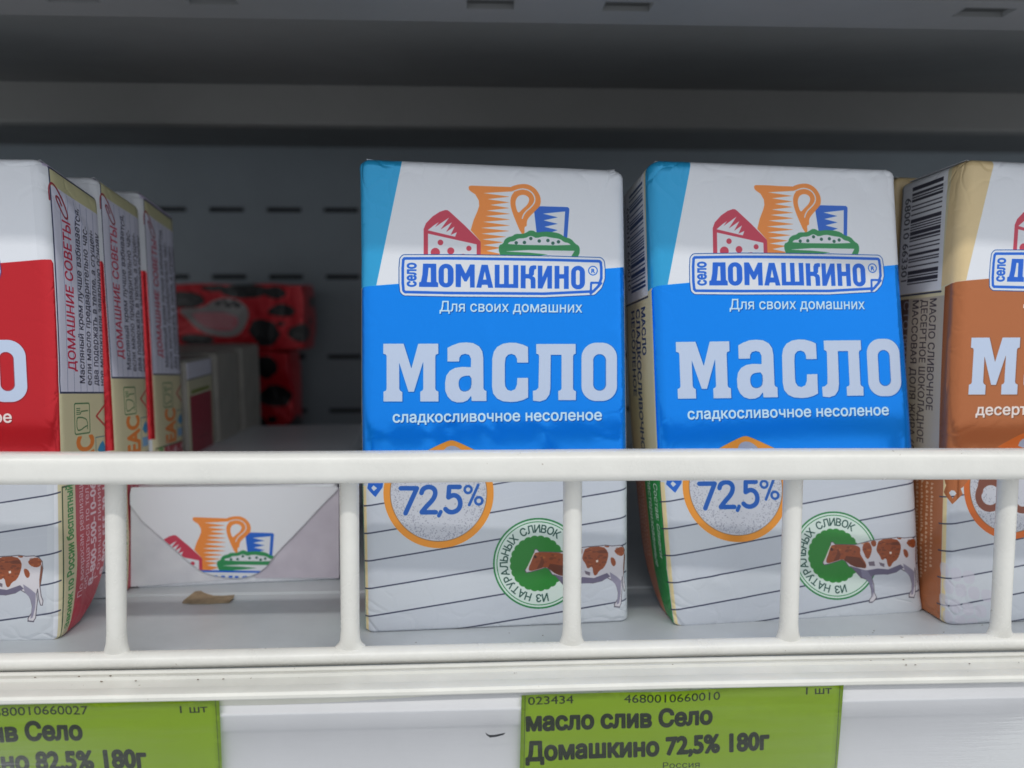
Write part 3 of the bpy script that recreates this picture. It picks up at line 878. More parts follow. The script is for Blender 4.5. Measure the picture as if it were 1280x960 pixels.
def pack(corners, kind, base, u_shift=0.0, bow=0.0, bow_r=0.0, skew=(0.0, 0.0), seed=1, taper=0.0, creases=(), r=2.6, v_shift=0.0, fine=True, plain=False, mat=None, dims=(PW, PD, PH)):
    """corners: eight points, bottom FL FR BR BL then top FL FR BR BL, metres; front is the printed face"""
    W_, D_, H_ = dims
    root = empty('butter_pack', base)
    nf, ns, na = (58, 18, 6) if fine else (26, 8, 3)
    prof = []          # x, y, nx, ny, u
    def arc(cx, cy, a0, ua, ub):
        for k in range(1, na):
            t = R(a0 + 90 * k / na)
            prof.append((cx + r * math.cos(t), cy + r * math.sin(t), math.cos(t), math.sin(t), ua + (ub - ua) * k / na))
    for k in range(nf + 1):
        x = r + (W_ - 2 * r) * k / nf
        prof.append((x, 0, 0, -1, x))
    arc(W_ - r, r, -90, W_ - r, W_ + r)
    for k in range(ns + 1):
        y = r + (D_ - 2 * r) * k / ns
        prof.append((W_, y, 1, 0, W_ + y))
    arc(W_ - r, D_ - r, 0, W_ + D_ - r, W_ + D_)
    nb = 10
    for k in range(nb + 1):
        x = W_ - r - (W_ - 2 * r) * k / nb
        prof.append((x, D_, 0, 1, W_ + D_ + 1.5))
    arc(r, D_ - r, 90, -D_, -(D_ - r))
    back_end = len(prof)
    for k in range(ns + 1):
        y = D_ - r - (D_ - 2 * r) * k / ns
        prof.append((0, y, -1, 0, -y))
    arc(r, r, 180, -r, r)
    prof = np.array(prof)
    n = len(prof)
    rt = 1.8
    zs = [(rt * (1 - math.cos(R(90 * k / 4))), rt * (1 - math.sin(R(90 * k / 4)))) for k in range(5)]
    zb = [(z * 0.5, i * 0.55) for z, i in zs]
    nz = 88 if fine else 30
    lev = zb + [(rt + (H_ - 2 * rt) * k / nz, 0.0) for k in range(1, nz)] + [(H_ - z, i) for z, i in zs[::-1]]
    V, UV, CR = [], [], []
    cs = np.array(corners, float).reshape(2, 4, 3)
    for z, ins in lev:
        u, v = prof[:, 4], np.full(n, z)
        X = prof[:, 0] - prof[:, 2] * ins * 1.9
        Y = prof[:, 1] - prof[:, 3] * ins
        h = relief(u, v, seed, list(creases))
        em = np.clip(np.minimum(z, H_ - z) / 3.0, 0, 1)
        bul = 0.55 * np.sin(np.pi * np.clip(prof[:, 0] / W_, 0, 1)) * (prof[:, 3] < -0.5) * math.sin(math.pi * z / H_) ** 0.6
        h = (h + bul) * (0.35 + 0.65 * em)
        X = X + prof[:, 2] * h
        Y = Y + prof[:, 3] * h
        if taper and z < H_ * 0.16:
            q = 1 - z / (H_ * 0.16)
            q = 1 - math.sqrt(max(0.0, 1 - q * q))
            Y = Y * (1 - taper * q)
        X = X - (1 - X / W_) * bow * math.sin(math.pi * (z / H_)) ** 0.8 - (X / W_) * bow_r * math.sin(math.pi * (z / H_)) ** 0.8
        a, b, c = X / W_, Y / D_, z / H_
        def bil(q): return (q[0] * ((1 - a) * (1 - b))[:, None] + q[1] * (a * (1 - b))[:, None] + q[2] * (a * b)[:, None] + q[3] * ((1 - a) * b)[:, None])
        P = bil(cs[0]) * (1 - c) + bil(cs[1]) * c
        V.append(P - np.array(base))
        uu = u + u_shift + skew[0] * c + skew[1] * (1 - c)
        UV.append(np.stack([(uu + 30) / 126, (v + v_shift + 4) / 125], 1))
        ed = np.minimum(np.abs(u), np.abs(u - W_))
        cz = min(z, H_ - z)
        CR.append(np.clip(0.03 + 0.42 * math.exp(-cz / 5.0) + 0.25 * np.exp(-ed / 2.5) + 0.7 * np.exp(-np.hypot(ed, cz) / 7.0), 0, 1))
    nl = len(lev)
    V = np.vstack(V)
    UV = np.vstack(UV)
    CR = np.concatenate(CR)
    faces = [(i * n + j, i * n + (j + 1) % n, (i + 1) * n + (j + 1) % n, (i + 1) * n + j) for i in range(nl - 1) for j in range(n)]
    faces.append(tuple(range(n))[::-1])
    faces.append(tuple(range((nl - 1) * n, nl * n)))
    me = bpy.data.meshes.new('wrapper')
    me.from_pydata(V.tolist(), [], faces)
    uvl = me.uv_layers.new(name='UVMap')
    li = np.empty(len(me.loops), np.int32)
    me.loops.foreach_get('vertex_index', li)
    lu = UV[li].copy()
    # faces crossing the seam at the back take a plain patch of the sheet
    lu2 = lu[:4 * (nl - 1) * n].reshape(-1, 4, 2)
    bad = (lu2[:, :, 0].max(1) - lu2[:, :, 0].min(1)) > 0.2
    lu2[bad] = ((PW - 10 + 30) / 126, (112.0 + 4) / 125)
    col = np.tile(np.arange(n), nl - 1)
    bk = (prof[col, 3] > 0.9) & (np.abs(prof[col, 2]) < 0.2)
    lu2[bk] = ((PW - 10 + 30) / 126, (112.0 + 4) / 125)
    lu[:len(lu2) * 4] = lu2.reshape(-1, 2)
    lu[len(lu2) * 4:] = ((PW - 10 + 30) / 126, (112.0 + 4) / 125)
    if plain:
        lu[:] = ((PW - 10 + 30) / 126, (112.0 + 4) / 125)
    uvl.data.foreach_set('uv', lu.astype(np.float32).ravel())
    at = me.attributes.new('crease', 'FLOAT', 'POINT')
    at.data.foreach_set('value', CR.astype(np.float32))
    w = link('wrapper', me, mat or M[kind], root)
    bm = bmesh.new()
    bm.from_mesh(me)
    bmesh.ops.recalc_face_normals(bm, faces=bm.faces[:])
    bm.to_mesh(me)
    bm.free()
    # folded ends: two tucked triangles and one closing flap on the end that is not printed
    top = cs[1]
    up = Vector(top.mean(0) - cs[0].mean(0)).normalized()
    def P3(a, b, k):
        q = (top[0] * (1 - a) * (1 - b) + top[1] * a * (1 - b) + top[2] * a * b + top[3] * (1 - a) * b)
        return Vector(q) + up * k - Vector(base)
    for pts, k in (([(0.03, 0.08), (0.34, 0.5), (0.03, 0.92)], 0.0001), ([(0.97, 0.92), (0.66, 0.5), (0.97, 0.08)], 0.0001),
                   ([(0.06, 0.93), (0.94, 0.93), (0.62, 0.25), (0.38, 0.25)], 0.0003)):
        bm = bmesh.new()
        lo = [bm.verts.new(P3(a, b, k)) for a, b in pts]
        hi = [bm.verts.new(P3(a, b, k + 0.00018)) for a, b in pts]
        bm.faces.new(hi)
        bm.faces.new(lo[::-1])
        for i in range(len(pts)):
            j = (i + 1) % len(pts)
            bm.faces.new((lo[i], lo[j], hi[j], hi[i]))
        build('end_flap', bm, M['fold'], root, False)
    return root

def simple_paper(name='white_laminated_paper', ca=(0.58, 0.59, 0.64), cb=(0.68, 0.69, 0.73)):
    m, nt, p = new_mat(name)
    tc = node(nt, 'ShaderNodeTexCoord')
    n1 = node(nt, 'ShaderNodeTexNoise', Scale=120.0, Detail=4.0)
    nt.links.new(tc.outputs['Object'], n1.inputs['Vector'])
    r1 = ramp(nt, n1.outputs[0], [(0.3, ca), (0.7, cb)])
    nt.links.new(r1.outputs[0], p.inputs['Base Color'])
    p.inputs['Roughness'].default_value = 0.36
    b = node(nt, 'ShaderNodeBump', Strength=0.25, Distance=0.0006)
    nt.links.new(n1.outputs[0], b.inputs['Height'])
    nt.links.new(b.outputs[0], p.inputs['Normal'])
    return m
M['fold'] = simple_paper()
M['lilac'] = simple_paper('lilac_tinted_paper', (0.49, 0.45, 0.52), (0.58, 0.54, 0.61))
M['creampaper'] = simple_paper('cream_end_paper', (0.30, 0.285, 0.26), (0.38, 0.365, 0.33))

def box_corners(fl, fr, depth, dvec, h, lean=(0, 0), topw=0.0):
    """fl, fr: front bottom corners (x, y); dvec: unit vector into the shelf; lean: top shift in x and y"""
    (x0, y0), (x1, y1) = fl, fr
    dx, dy = dvec[0] * depth, dvec[1] * depth
    b = [(x0, y0, 0), (x1, y1, 0), (x1 + dx, y1 + dy, 0), (x0 + dx, y0 + dy, 0)]
    t = [(x + lean[0] + (topw if i in (1, 2) else -topw) * 0.5, y + lean[1], h) for i, (x, y, z) in enumerate(b)]
    return b + t

# ------------------------------------------------------------------ shelf, back wall, shelf above
XL, XR = -0.62, 0.62
def slotted(us, vs, hole, put, thick, name, mat, parent=None):
    bm = bmesh.new()
    g = [[bm.verts.new(put(u, v)) for v in vs] for u in us]
    for i in range(len(us) - 1):
        for j in range(len(vs) - 1):
            if not hole(i, j):
                bm.faces.new((g[i][j], g[i + 1][j], g[i + 1][j + 1], g[i][j + 1]))
    for v in [v for v in bm.verts if not v.link_faces]:
        bm.verts.remove(v)
    bmesh.ops.recalc_face_normals(bm, faces=bm.faces[:])
    bmesh.ops.solidify(bm, geom=bm.faces[:], thickness=thick)
    return build(name, bm, mat, parent, False)

floor = build('shelf_floor', extrude_profile([(0.1748, -0.0006), (0.1756, 0.0), (0.2178, 0.0), (0.2184, 0.00045), (0.2194, 0.00045), (0.2200, 0.0), (0.452, 0.0), (0.452, -0.003), (0.1748, -0.003)],
              XL, XR, 1), M['shelf'], None, False)
floor['kind'] = 'structure'

xc = [-0.1429 + 0.0322 * k for k in range(-14, 22)]
us = [XL]
for x in xc:
    us += [x - 0.0098, x + 0.0098]
us.append(XR)
vs = [-0.003]
for z in (0.0204, 0.0521, 0.0982, 0.1360):
    vs += [z - 0.0013, z + 0.0013]
vs += [0.2]
wall = slotted(us, vs, lambda i, j: i % 2 == 1 and j % 2 == 1, lambda u, v: (u, 0.4520, v), 0.0012, 'back_wall', M['wall'])
wall['kind'] = 'structure'
cav = build('wall_cavity', box_bm(XL, XR, 0.459, 0.462, -0.003, 0.2), M['void'], None, False)
cav['kind'] = 'structure'

up = empty('upper_shelf', (0, 0.16, 0.1425))
tag(up, 'dark underside of the shelf above with slotted front lip and hanging cross beam', 'shelf')
def rel(o, base):
    for v in o.data.vertices:
        v.co -= Vector(base)
    return o
UB = (0, 0.16, 0.1425)
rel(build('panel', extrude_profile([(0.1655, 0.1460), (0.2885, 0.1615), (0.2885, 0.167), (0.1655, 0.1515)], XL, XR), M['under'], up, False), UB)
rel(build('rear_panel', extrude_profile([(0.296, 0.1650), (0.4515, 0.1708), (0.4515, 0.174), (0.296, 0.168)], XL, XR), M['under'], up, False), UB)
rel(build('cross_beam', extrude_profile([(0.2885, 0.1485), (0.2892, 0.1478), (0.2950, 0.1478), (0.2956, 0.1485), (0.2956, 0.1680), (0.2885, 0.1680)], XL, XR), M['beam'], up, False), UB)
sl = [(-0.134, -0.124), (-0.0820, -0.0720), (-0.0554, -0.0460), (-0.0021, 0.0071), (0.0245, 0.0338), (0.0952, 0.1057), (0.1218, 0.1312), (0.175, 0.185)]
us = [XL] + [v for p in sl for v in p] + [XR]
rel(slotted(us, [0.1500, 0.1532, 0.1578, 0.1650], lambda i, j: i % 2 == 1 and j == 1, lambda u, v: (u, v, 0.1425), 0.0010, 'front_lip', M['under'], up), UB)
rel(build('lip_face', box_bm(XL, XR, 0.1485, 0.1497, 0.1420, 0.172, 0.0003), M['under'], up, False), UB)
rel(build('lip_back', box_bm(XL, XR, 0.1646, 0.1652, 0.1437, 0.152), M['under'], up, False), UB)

# ------------------------------------------------------------------ guard rail
rail = empty('wire_guard_rail', (0.022, 0.1765, 0.0))
tag(rail, 'white coated wire guard rail along the front of the butter shelf', 'guard rail')
RB = (0.022, 0.1765, 0.0)
def wob_top(x):
    return (0.0003 * math.sin(x * 9), -0.0050 * (x - 0.02) + 0.00012 * math.sin(x * 31))
prof = [(y, z) for y, z in rrect(0.1668, 0.04420, 0.1728, 0.05115, 0.0022, 7)]
rel(build('top_rail', extrude_profile(prof, XL, XR, 90, True, wob_top), M['coat'], rail), RB)
prof = [(0.1759 + 0.0024 * math.cos(t), 0.0011 + 0.0020 * math.sin(t)) for t in [2 * math.pi * k / 20 for k in range(20)]]
rel(build('bottom_rail', extrude_profile(prof, XL, XR, 60, True, lambda x: (0.0002 * math.sin(x * 14), 0.0001 * math.sin(x * 23))), M['coat'], rail), RB)
posts = [(-0.1392, 0.06), (-0.0855, 0.047), (-0.0310, 0.016), (0.0220, -0.004), (0.0750, -0.009), (0.1281, -0.02), (0.1815, -0.03)]
for i, (x, ln) in enumerate(posts):
    bm = bmesh.new()
    rnd = random.Random(i)
    k = rnd.uniform(0.9, 1.15)
    lathe_post(bm, x, 0.1766, [(0.0002, 0.0034 * k, 0.0020), (0.0024, 0.0034 * k, 0.0020), (0.0031, 0.0031 * k, 0.0020), (0.0038, 0.0027, 0.0021), (0.0048, 0.0024, 0.0022), (0.0075, 0.0022, 0.0022),
                              (0.020, 0.00222, 0.0022), (0.030, 0.00225, 0.0022), (0.040, 0.00228, 0.0022), (0.0472, 0.0023, 0.0022)], 22, ln)
    rel(build('post', bm, M['coat'], rail), RB)

# ------------------------------------------------------------------ shelf edge with price holder
hold = empty('price_holder', (0.0, 0.165, -0.03))
tag(hold, 'ridged white shelf edge with a long clear fronted price label holder', 'price holder')
HB = (0.0, 0.165, -0.03)
edge = [(0.1747, -0.0030), (0.1746, -0.0012), (0.1740, -0.0010), (0.1735, -0.0016), (0.1731, -0.0016), (0.1728, -0.0003), (0.1724, 0.0000), (0.1717, 0.0000), (0.1713, -0.0004),
        (0.1711, -0.0016), (0.1702, -0.0017), (0.1699, -0.0006), (0.1694, -0.0001), (0.1686, -0.0001), (0.1682, -0.0006), (0.1650, -0.0011), (0.1647, -0.0022), (0.1637, -0.0023),
        (0.1634, -0.0010), (0.1628, -0.0004), (0.1602, -0.0003), (0.1592, -0.0006), (0.1586, -0.0013), (0.1586, -0.0022), (0.1592, -0.0028), (0.1606, -0.0030), (0.1612, -0.0060), (0.168, -0.0060), (0.1747, -0.0050)]
edge = [(0.1747 - (0.1747 - y) * 0.80, z * (1.15 if -0.0019 < z < 0 and y > 0.163 else 0.75 if z > -0.0031 else 1)) for y, z in edge]
rel(build('ridged_edge', extrude_profile(edge, XL, XR, 80, True, lambda x: (0.00015 * math.sin(x * 17) + 0.0001 * math.sin(x * 41), 0.00008 * math.sin(x * 29))), M['edge'], hold, True, 25), HB)
strip = [(0.1606, -0.0022), (0.1607, -0.0056), (0.1601, -0.0058), (0.1601, -0.0064), (0.1604, -0.0068), (0.1604, -0.0100), (0.1611, -0.0104), (0.1611, -0.038), (0.1600, -0.0400), (0.1585, -0.0405), (0.1578, -0.0390), (0.1572, -0.0390), (0.1574, -0.0420),
         (0.1600, -0.0440), (0.1640, -0.0440), (0.1640, -0.0022)]
strip = [(y + 0.0028, z) for y, z in strip]
rel(build('back_strip', extrude_profile(strip, XL, XR, 1, True), M['strip'], hold, True, 25), HB)

def clear_mat():
    m = bpy.data.materials.new('clear_scuffed_plastic')
    m.use_nodes = True
    nt = m.node_tree
    nt.nodes.clear()
    out = node(nt, 'ShaderNodeOutputMaterial')
    tr = node(nt, 'ShaderNodeBsdfTransparent')
    tr.inputs[0].default_value = (0.97, 0.97, 0.95, 1)
    gl = node(nt, 'ShaderNodeBsdfGlossy', Roughness=0.12)
    df = node(nt, 'ShaderNodeBsdfDiffuse')
    df.inputs[0].default_value = (0.7, 0.7, 0.72, 1)
    fr = node(nt, 'ShaderNodeFresnel', IOR=1.45)
    tc = node(nt, 'ShaderNodeTexCoord')
    mp = node(nt, 'ShaderNodeMapping')
    mp.inputs['Scale'].default_value = (3.0, 1.0, 60.0)
    n1 = node(nt, 'ShaderNodeTexNoise', Scale=9.0, Detail=5.0, Roughness=0.6)
    nt.links.new(tc.outputs['Object'], mp.inputs[0])
    nt.links.new(mp.outputs[0], n1.inputs['Vector'])
    b = node(nt, 'ShaderNodeBump', Strength=0.12, Distance=0.0005)
    nt.links.new(n1.outputs[0], b.inputs['Height'])
    nt.links.new(b.outputs[0], gl.inputs['Normal'])
    nt.links.new(b.outputs[0], fr.inputs['Normal'])
    r = ramp(nt, n1.outputs[0], [(0.45, (0.0,) * 3), (0.80, (0.03,) * 3)])
    m1 = node(nt, 'ShaderNodeMixShader')
    m2 = node(nt, 'ShaderNodeMixShader')
    nt.links.new(r.outputs[0], m1.inputs[0])
    nt.links.new(tr.outputs[0], m1.inputs[1])
    nt.links.new(df.outputs[0], m1.inputs[2])
    nt.links.new(fr.outputs[0], m2.inputs[0])
    nt.links.new(m1.outputs[0], m2.inputs[1])
    nt.links.new(gl.outputs[0], m2.inputs[2])
    nt.links.new(m2.outputs[0], out.inputs[0])
    return m
M['clear'] = clear_mat()
cov = [(y + 0.0028, z) for y, z in [(0.1596, -0.0020), (0.1592, -0.0050), (0.1589, -0.0060), (0.1586, -0.0072), (0.1585, -0.0085), (0.1584, -0.0102), (0.1584, -0.0150), (0.1580, -0.0395)]]
rel(build('clear_cover', extrude_profile(cov, XL, XR, 60, False, lambda x: (0.00012 * math.sin(x * 37), 0)), M['clear'], hold), HB)

# ------------------------------------------------------------------ price labels
def price_tag(kind):
    A = Art(0, 0, 71, 28, 18, (164, 200, 16))
    H = homography([(652, 867), (1054, 851), (1052, 975), (651, 990)], [(0, 28), (71, 28), (71, 5.5), (0, 5.5)])
    A.T = H
    def P(x, y): return (650 + x / 3.122, 840 + y / 3.122)
    K = (34, 48, 26)
    K2 = (40, 56, 28)
    A.stroke([P(20, 70), P(20, 600)], 0.7, (80, 108, 44))
    A.stroke([P(1247, 35), P(1247, 600)], 0.7, (80, 108, 44))
    A.text('023434' if kind == 'a' else '023435', P(32, 122), P(205, 114), 10.0, K2, 0.004)
    A.text('4680010660010' if kind == 'a' else '4680010660027', P(400, 110), P(775, 99), 10.6, K2, 0.004)
    A.text('1 шт', P(1115, 85), P(1216, 81), 9.0, K2, 0.01)
    A.text('масло слив Село', P(25, 221), P(750, 194), 21.5, K, 0.05)
    A.text('Домашкино %s 180г' % ('72,5%' if kind == 'a' else '82,5%'), P(25, 338), P(980, 300), 22.5, K, 0.05)
    A.text('Россия', P(560, 374), P(705, 371), 8.0, K2, 0.0)
    rs = np.random.RandomState(5)
    A.a[..., :3] += (rs.rand(A.H, A.W, 1).astype(np.float32) - 0.5) * 0.02
    return A.image('print_price_' + kind)

def paper_tag(corners, img, label, seed):
    """a sheet of paper in the holder, slightly cockled"""
    nx, nz = 40, 16
    cx = np.array(corners)
    base = cx.mean(0)
    bm = bmesh.new()
    uvs = {}
    rows = []
    for j in range(nz + 1):
        row = []
        for i in range(nx + 1):
            s, t = i / nx, j / nz
            p = cx[0] * (1 - s) * (1 - t) + cx[1] * s * (1 - t) + cx[2] * s * t + cx[3] * (1 - s) * t
            w = 0.00022 * math.sin(s * 9 + seed) * (1 - t) + 0.0001 * math.sin(s * 21 + t * 4 + seed)
            p = p + np.array([0, w, 0.0002 * math.sin(s * 7 + seed) * (1 - t) * (1 - t)])
            v = bm.verts.new(Vector(p - base))
            uvs[v] = (s, 1 - t)
            row.append(v)
        rows.append(row)
    uvl = bm.loops.layers.uv.new('UVMap')
    for j in range(nz):
        for i in range(nx):
            f = bm.faces.new((rows[j][i], rows[j + 1][i], rows[j + 1][i + 1], rows[j][i + 1]))
            for l in f.loops:
                l[uvl].uv = uvs[l.vert]
    bmesh.ops.solidify(bm, geom=bm.faces[:], thickness=0.00012)
    me = bpy.data.meshes.new('price_tag')
    bm.to_mesh(me)
    bm.free()
    o = link('price_tag', me, print_mat('green_tag_' + img.name, img, 0.6, 0.6, 0.1, False, 0.0))
    o.location = base
    return tag(o, label, 'price tag', 'green price labels in the holder')
YT = 0.1624
def sheet(xl, zl, xr, zr, dep=0.0288):
    k = (zr - zl) / (xr - xl)
    return [(xl, YT, zl), (xr, YT, zr), (xr - k * dep, YT + 0.0002, zr - dep), (xl - k * dep, YT + 0.0002, zl - dep)]
paper_tag(sheet(0.0091, -0.0030, 0.0821, -0.0013), price_tag('a'), 'green price label reading масло слив Село Домашкино 72,5% 180г under the blue packs', 1.0)
paper_tag(sheet(-0.1302, -0.0026, -0.0572, -0.0021), price_tag('b'), 'green price label reading Домашкино 82,5% 180г under the red packs', 3.9)

# ------------------------------------------------------------------ the butter packs
def fx(pts, am, wd):
    q = FRONT_PX(np.array([(pts[0], pts[1]), (pts[2], pts[3])], float))
    return (q[0][0], q[0][1], q[1][0], q[1][1], am, wd)

c1 = [(-0.0296, 0.1900, 0), (0.0396, 0.1942, 0), (0.0376, 0.2200, 0), (-0.0316, 0.2158, 0),
      (-0.0288, 0.1900, PH / 1000 + .0017), (0.0363, 0.1942, PH / 1000), (0.0343, 0.2200, PH / 1000), (-0.0308, 0.2158, PH / 1000)]
def crumple(x0, y0, x1, y1, n, seed, am=0.16, f=fx):
    rnd = random.Random(seed)
    out = []
    for _ in range(n):
        x, y = rnd.uniform(x0, x1), rnd.uniform(y0, y1)
        an, L = rnd.uniform(-0.9, 0.9), rnd.uniform(6, 18)
        out.append(f((x, y, x + L * math.cos(an), y + L * math.sin(an)), rnd.choice([-1, 1]) * rnd.uniform(0.5, 1) * am, rnd.uniform(0.35, 0.7)))
    return out
cr1 = crumple(452, 203, 505, 216, 14, 5) + crumple(740, 214, 776, 230, 6, 6) + crumple(500, 510, 780, 560, 16, 7, 0.15) + [fx(p, a * 1.5, w) for p, a, w in (((532, 532, 538, 556), 0.28, 0.8), ((560, 522, 566, 545), -0.25, 0.9), ((600, 518, 612, 550), 0.28, 0.9), ((612, 512, 622, 548), -0.25, 0.8),
      ((668, 520, 690, 550), 0.25, 1.0), ((742, 540, 776, 556), 0.2, 0.8), ((575, 478, 592, 492), -0.3, 0.8), ((480, 535, 484, 556), 0.2, 0.8), ((608, 400, 612, 440), 0.12, 1.1),
      ((470, 206, 495, 214), 0.22, 0.6), ((768, 222, 778, 238), -0.25, 0.7), ((455, 215, 500, 207), 0.16, 0.7), ((745, 214, 775, 224), 0.18, 0.6))]
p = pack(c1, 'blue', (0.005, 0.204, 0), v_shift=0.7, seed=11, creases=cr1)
G1 = 'butter packs standing in rows on the shelf'
tag(p, 'blue and white butter pack standing alone above the green price label', 'butter pack', G1)

c2 = [(0.0507, 0.1909, 0), (0.1214, 0.1973, 0), (0.1192, 0.2232, 0), (0.0484, 0.2168, 0),
      (0.0418, 0.1900, PH / 1000 + .002), (0.1068, 0.1962, PH / 1000 + .0012), (0.1046, 0.2220, PH / 1000 - .003), (0.0394, 0.2158, PH / 1000 - .003)]
def fx2(pts, am, wd): return fx((pts[0] - 366, pts[1], pts[2] - 366, pts[3]), am, wd)
cr2 = crumple(815, 206, 850, 236, 14, 8, 0.3, fx2) + crumple(1080, 214, 1116, 250, 10, 9, 0.24, fx2) + crumple(850, 700, 1000, 775, 14, 10, 0.14, fx2) + [fx2(p, a, w) for p, a, w in (((820, 222, 842, 212), 0.5, 1.1), ((818, 232, 838, 216), -0.4, 0.9), ((1088, 222, 1104, 252), -0.45, 1.3), ((1098, 216, 1116, 240), 0.4, 1.0),
      ((862, 725, 905, 748), 0.45, 1.0), ((905, 752, 925, 768), 0.3, 0.8), ((838, 720, 850, 770), 0.3, 1.0), ((800, 715, 845, 745), 0.35, 1.0), ((1030, 485, 1048, 500), -0.35, 1.2),
      ((824, 290, 828, 316), -0.2, 0.8), ((940, 740, 975, 730), 0.22, 1.4), ((1060, 600, 1110, 615), 0.15, 1.5))]
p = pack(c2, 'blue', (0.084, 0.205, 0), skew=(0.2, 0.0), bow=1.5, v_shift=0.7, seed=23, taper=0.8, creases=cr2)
tag(p, 'crumpled blue and white butter pack showing its bar code edge, beside the brown pack', 'butter pack', G1)

c3 = [(0.1220, 0.1880, 0), (0.1880, 0.1930, 0), (0.1858, 0.2190, 0), (0.1198, 0.2142, 0),
      (0.1196, 0.1888, PH / 1000 + .0025), (0.1842, 0.1940, PH / 1000 + .001), (0.1820, 0.2200, PH / 1000), (0.1172, 0.2148, PH / 1000)]
cr3 = crumple(455, 205, 520, 225, 10, 12, 0.24) + crumple(440, 230, 470, 300, 6, 13, 0.2) + [fx((x0 - 735, y0, x1 - 735, y1), a, w) for (x0, y0, x1, y1), a, w in (((1215, 205, 1245, 215), 0.3, 0.8), ((1222, 250, 1228, 300), 0.25, 0.8), ((1235, 230, 1280, 215), 0.22, 0.8), ((1188, 215, 1196, 240), 0.3, 1.0),
      ((1190, 683, 1200, 715), 0.25, 0.8), ((1185, 770, 1230, 778), 0.3, 1.0), ((1188, 262, 1196, 275), -0.3, 0.8))]
p = pack(c3, 'brown', (0.153, 0.203, 0), u_shift=1.2, bow=1.0, seed=37, creases=cr3)
tag(p, 'brown and cream chocolate butter pack at the right end, in front of another', 'butter pack', G1)
o3 = np.array([-0.0022 - 0.0008, 0.0268, 0])
p = pack([tuple(np.array(q) + o3) for q in c3], 'brown', (0.150, 0.230, 0), bow=0.8, seed=38, fine=False)
tag(p, 'brown and cream butter pack with only a cream edge showing behind the front brown one', 'butter pack', G1)

red = [('red and white butter pack at the front left, nearest the guard rail', (-0.1712, 0.1900), (-0.1056, 0.1896), (0.0042, -0.0009), 51, 0.82),
       ('middle one of the three red butter packs standing in a row', (-0.1690, 0.2163), (-0.1030, 0.2160), (0.0010, -0.0005), 52, 0.35),
       ('rearmost standing red butter pack, the third in its row', (-0.1688, 0.2428), (-0.1026, 0.2425), (0.0006, 0.0), 53, 0.2)]
for i, (lab, fl, fr, ln, sd, tp) in enumerate(red):
    cs = box_corners(fl, fr, 0.0256, (0, 1), PH / 1000, ln)
    cr = [(PW + 3, 112, PW + 20, 104, 0.5, 1.2), (PW + 22, 60, PW + 18, 106, 0.25, 1.2), (PW - 1, 96, PW + 1, 60, 0.2, 1.0), (PW - 2, 12, PW - 30, 22, 0.3, 1.6), (PW - 6, 5, PW - 22, 3, 0.3, 1.0),
          (PW - 12, 16, PW - 4, 22, 0.3, 1.2), (PW + 14, 0, PW + 6, 24, 0.3, 1.4)]
    cs[4] = (cs[4][0], cs[4][1], cs[4][2] + 0.0012)
    cs[5] = (cs[5][0], cs[5][1], cs[5][2] + 0.0010)
    cs[6] = (cs[6][0], cs[6][1], cs[6][2] - [0.0048, 0.004, 0.004][i])
    cs[7] = (cs[7][0], cs[7][1], cs[6][2])
    p = pack(cs, 'red', ((fl[0] + fr[0]) / 2, fl[1] + 0.013, 0), bow_r=[-1.4, -0.3, -0.3][i], seed=sd, taper=tp, creases=cr, fine=i == 0, r=3.0, skew=(0, 0), v_shift=[0, -1.0, 0.6][i])
    tag(p, lab, 'butter pack', G1)

# packs lying on their long edge behind the red row, end faces to the right
def end_art():
    A = Art(0, 0, 26, 65, 12, (190, 186, 160))
    def rect(u0, v0, u1, v1, c): A.fill([(u0, v0), (u1, v0), (u1, v1), (u0, v1)], c)
    rect(0, 59, 26, 65, (206, 206, 222))
    A.stroke([(0, 58.8), (26, 58.8)], 0.4, (60, 60, 80))
    A.stroke([(3.5, 54), (22, 54)], 1.4, (120, 130, 60))
    rect(1.5, 8, 24.5, 52.5, (150, 50, 66))
    A.stroke([(8, 36), (19, 36)], 0.4, (110, 40, 50))
    A.stroke([(8, 26), (19, 25)], 0.4, (110, 40, 50))
    return A.image('print_end_panel')
M['end'] = print_mat('printed_end_panel', end_art())
G2 = 'butter packs lying on edge behind the red row'
for i, (y, lab) in enumerate(((0.2700, 'on-edge butter pack with a dark red end panel, behind the standing red packs'),
                              (0.2990, 'plain ended butter pack on its edge, middle of the on-edge trio'),
                              (0.3290, 'plain ended butter pack on its edge, farthest from the guard rail'))):
    xr = -0.1018 + 0.0006 * i
    z0, z1, d = 0.0, 0.0640 + 0.0006 * i, 0.0262
    cs = [(xr, y, z0), (xr, y, z1), (xr, y + d, z1), (xr, y + d, z0),
          (xr - PH / 1000, y, z0), (xr - PH / 1000, y, z1), (xr - PH / 1000, y + d, z1), (xr - PH / 1000, y + d, z0)]
    b = (xr - 0.058, y + 0.013, 0)
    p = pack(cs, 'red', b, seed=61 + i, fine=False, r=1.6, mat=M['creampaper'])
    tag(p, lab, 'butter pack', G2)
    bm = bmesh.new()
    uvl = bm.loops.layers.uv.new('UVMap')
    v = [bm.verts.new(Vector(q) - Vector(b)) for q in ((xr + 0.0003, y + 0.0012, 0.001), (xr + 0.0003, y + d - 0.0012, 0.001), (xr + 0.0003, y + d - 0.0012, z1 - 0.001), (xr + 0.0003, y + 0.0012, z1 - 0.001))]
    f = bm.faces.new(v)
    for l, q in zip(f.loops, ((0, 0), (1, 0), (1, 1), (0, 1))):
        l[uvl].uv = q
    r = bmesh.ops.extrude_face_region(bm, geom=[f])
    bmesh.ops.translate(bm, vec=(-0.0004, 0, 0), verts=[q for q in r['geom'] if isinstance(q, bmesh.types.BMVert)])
    build('end_panel', bm, M['end'] if i == 0 else M['creampaper'], p, False)

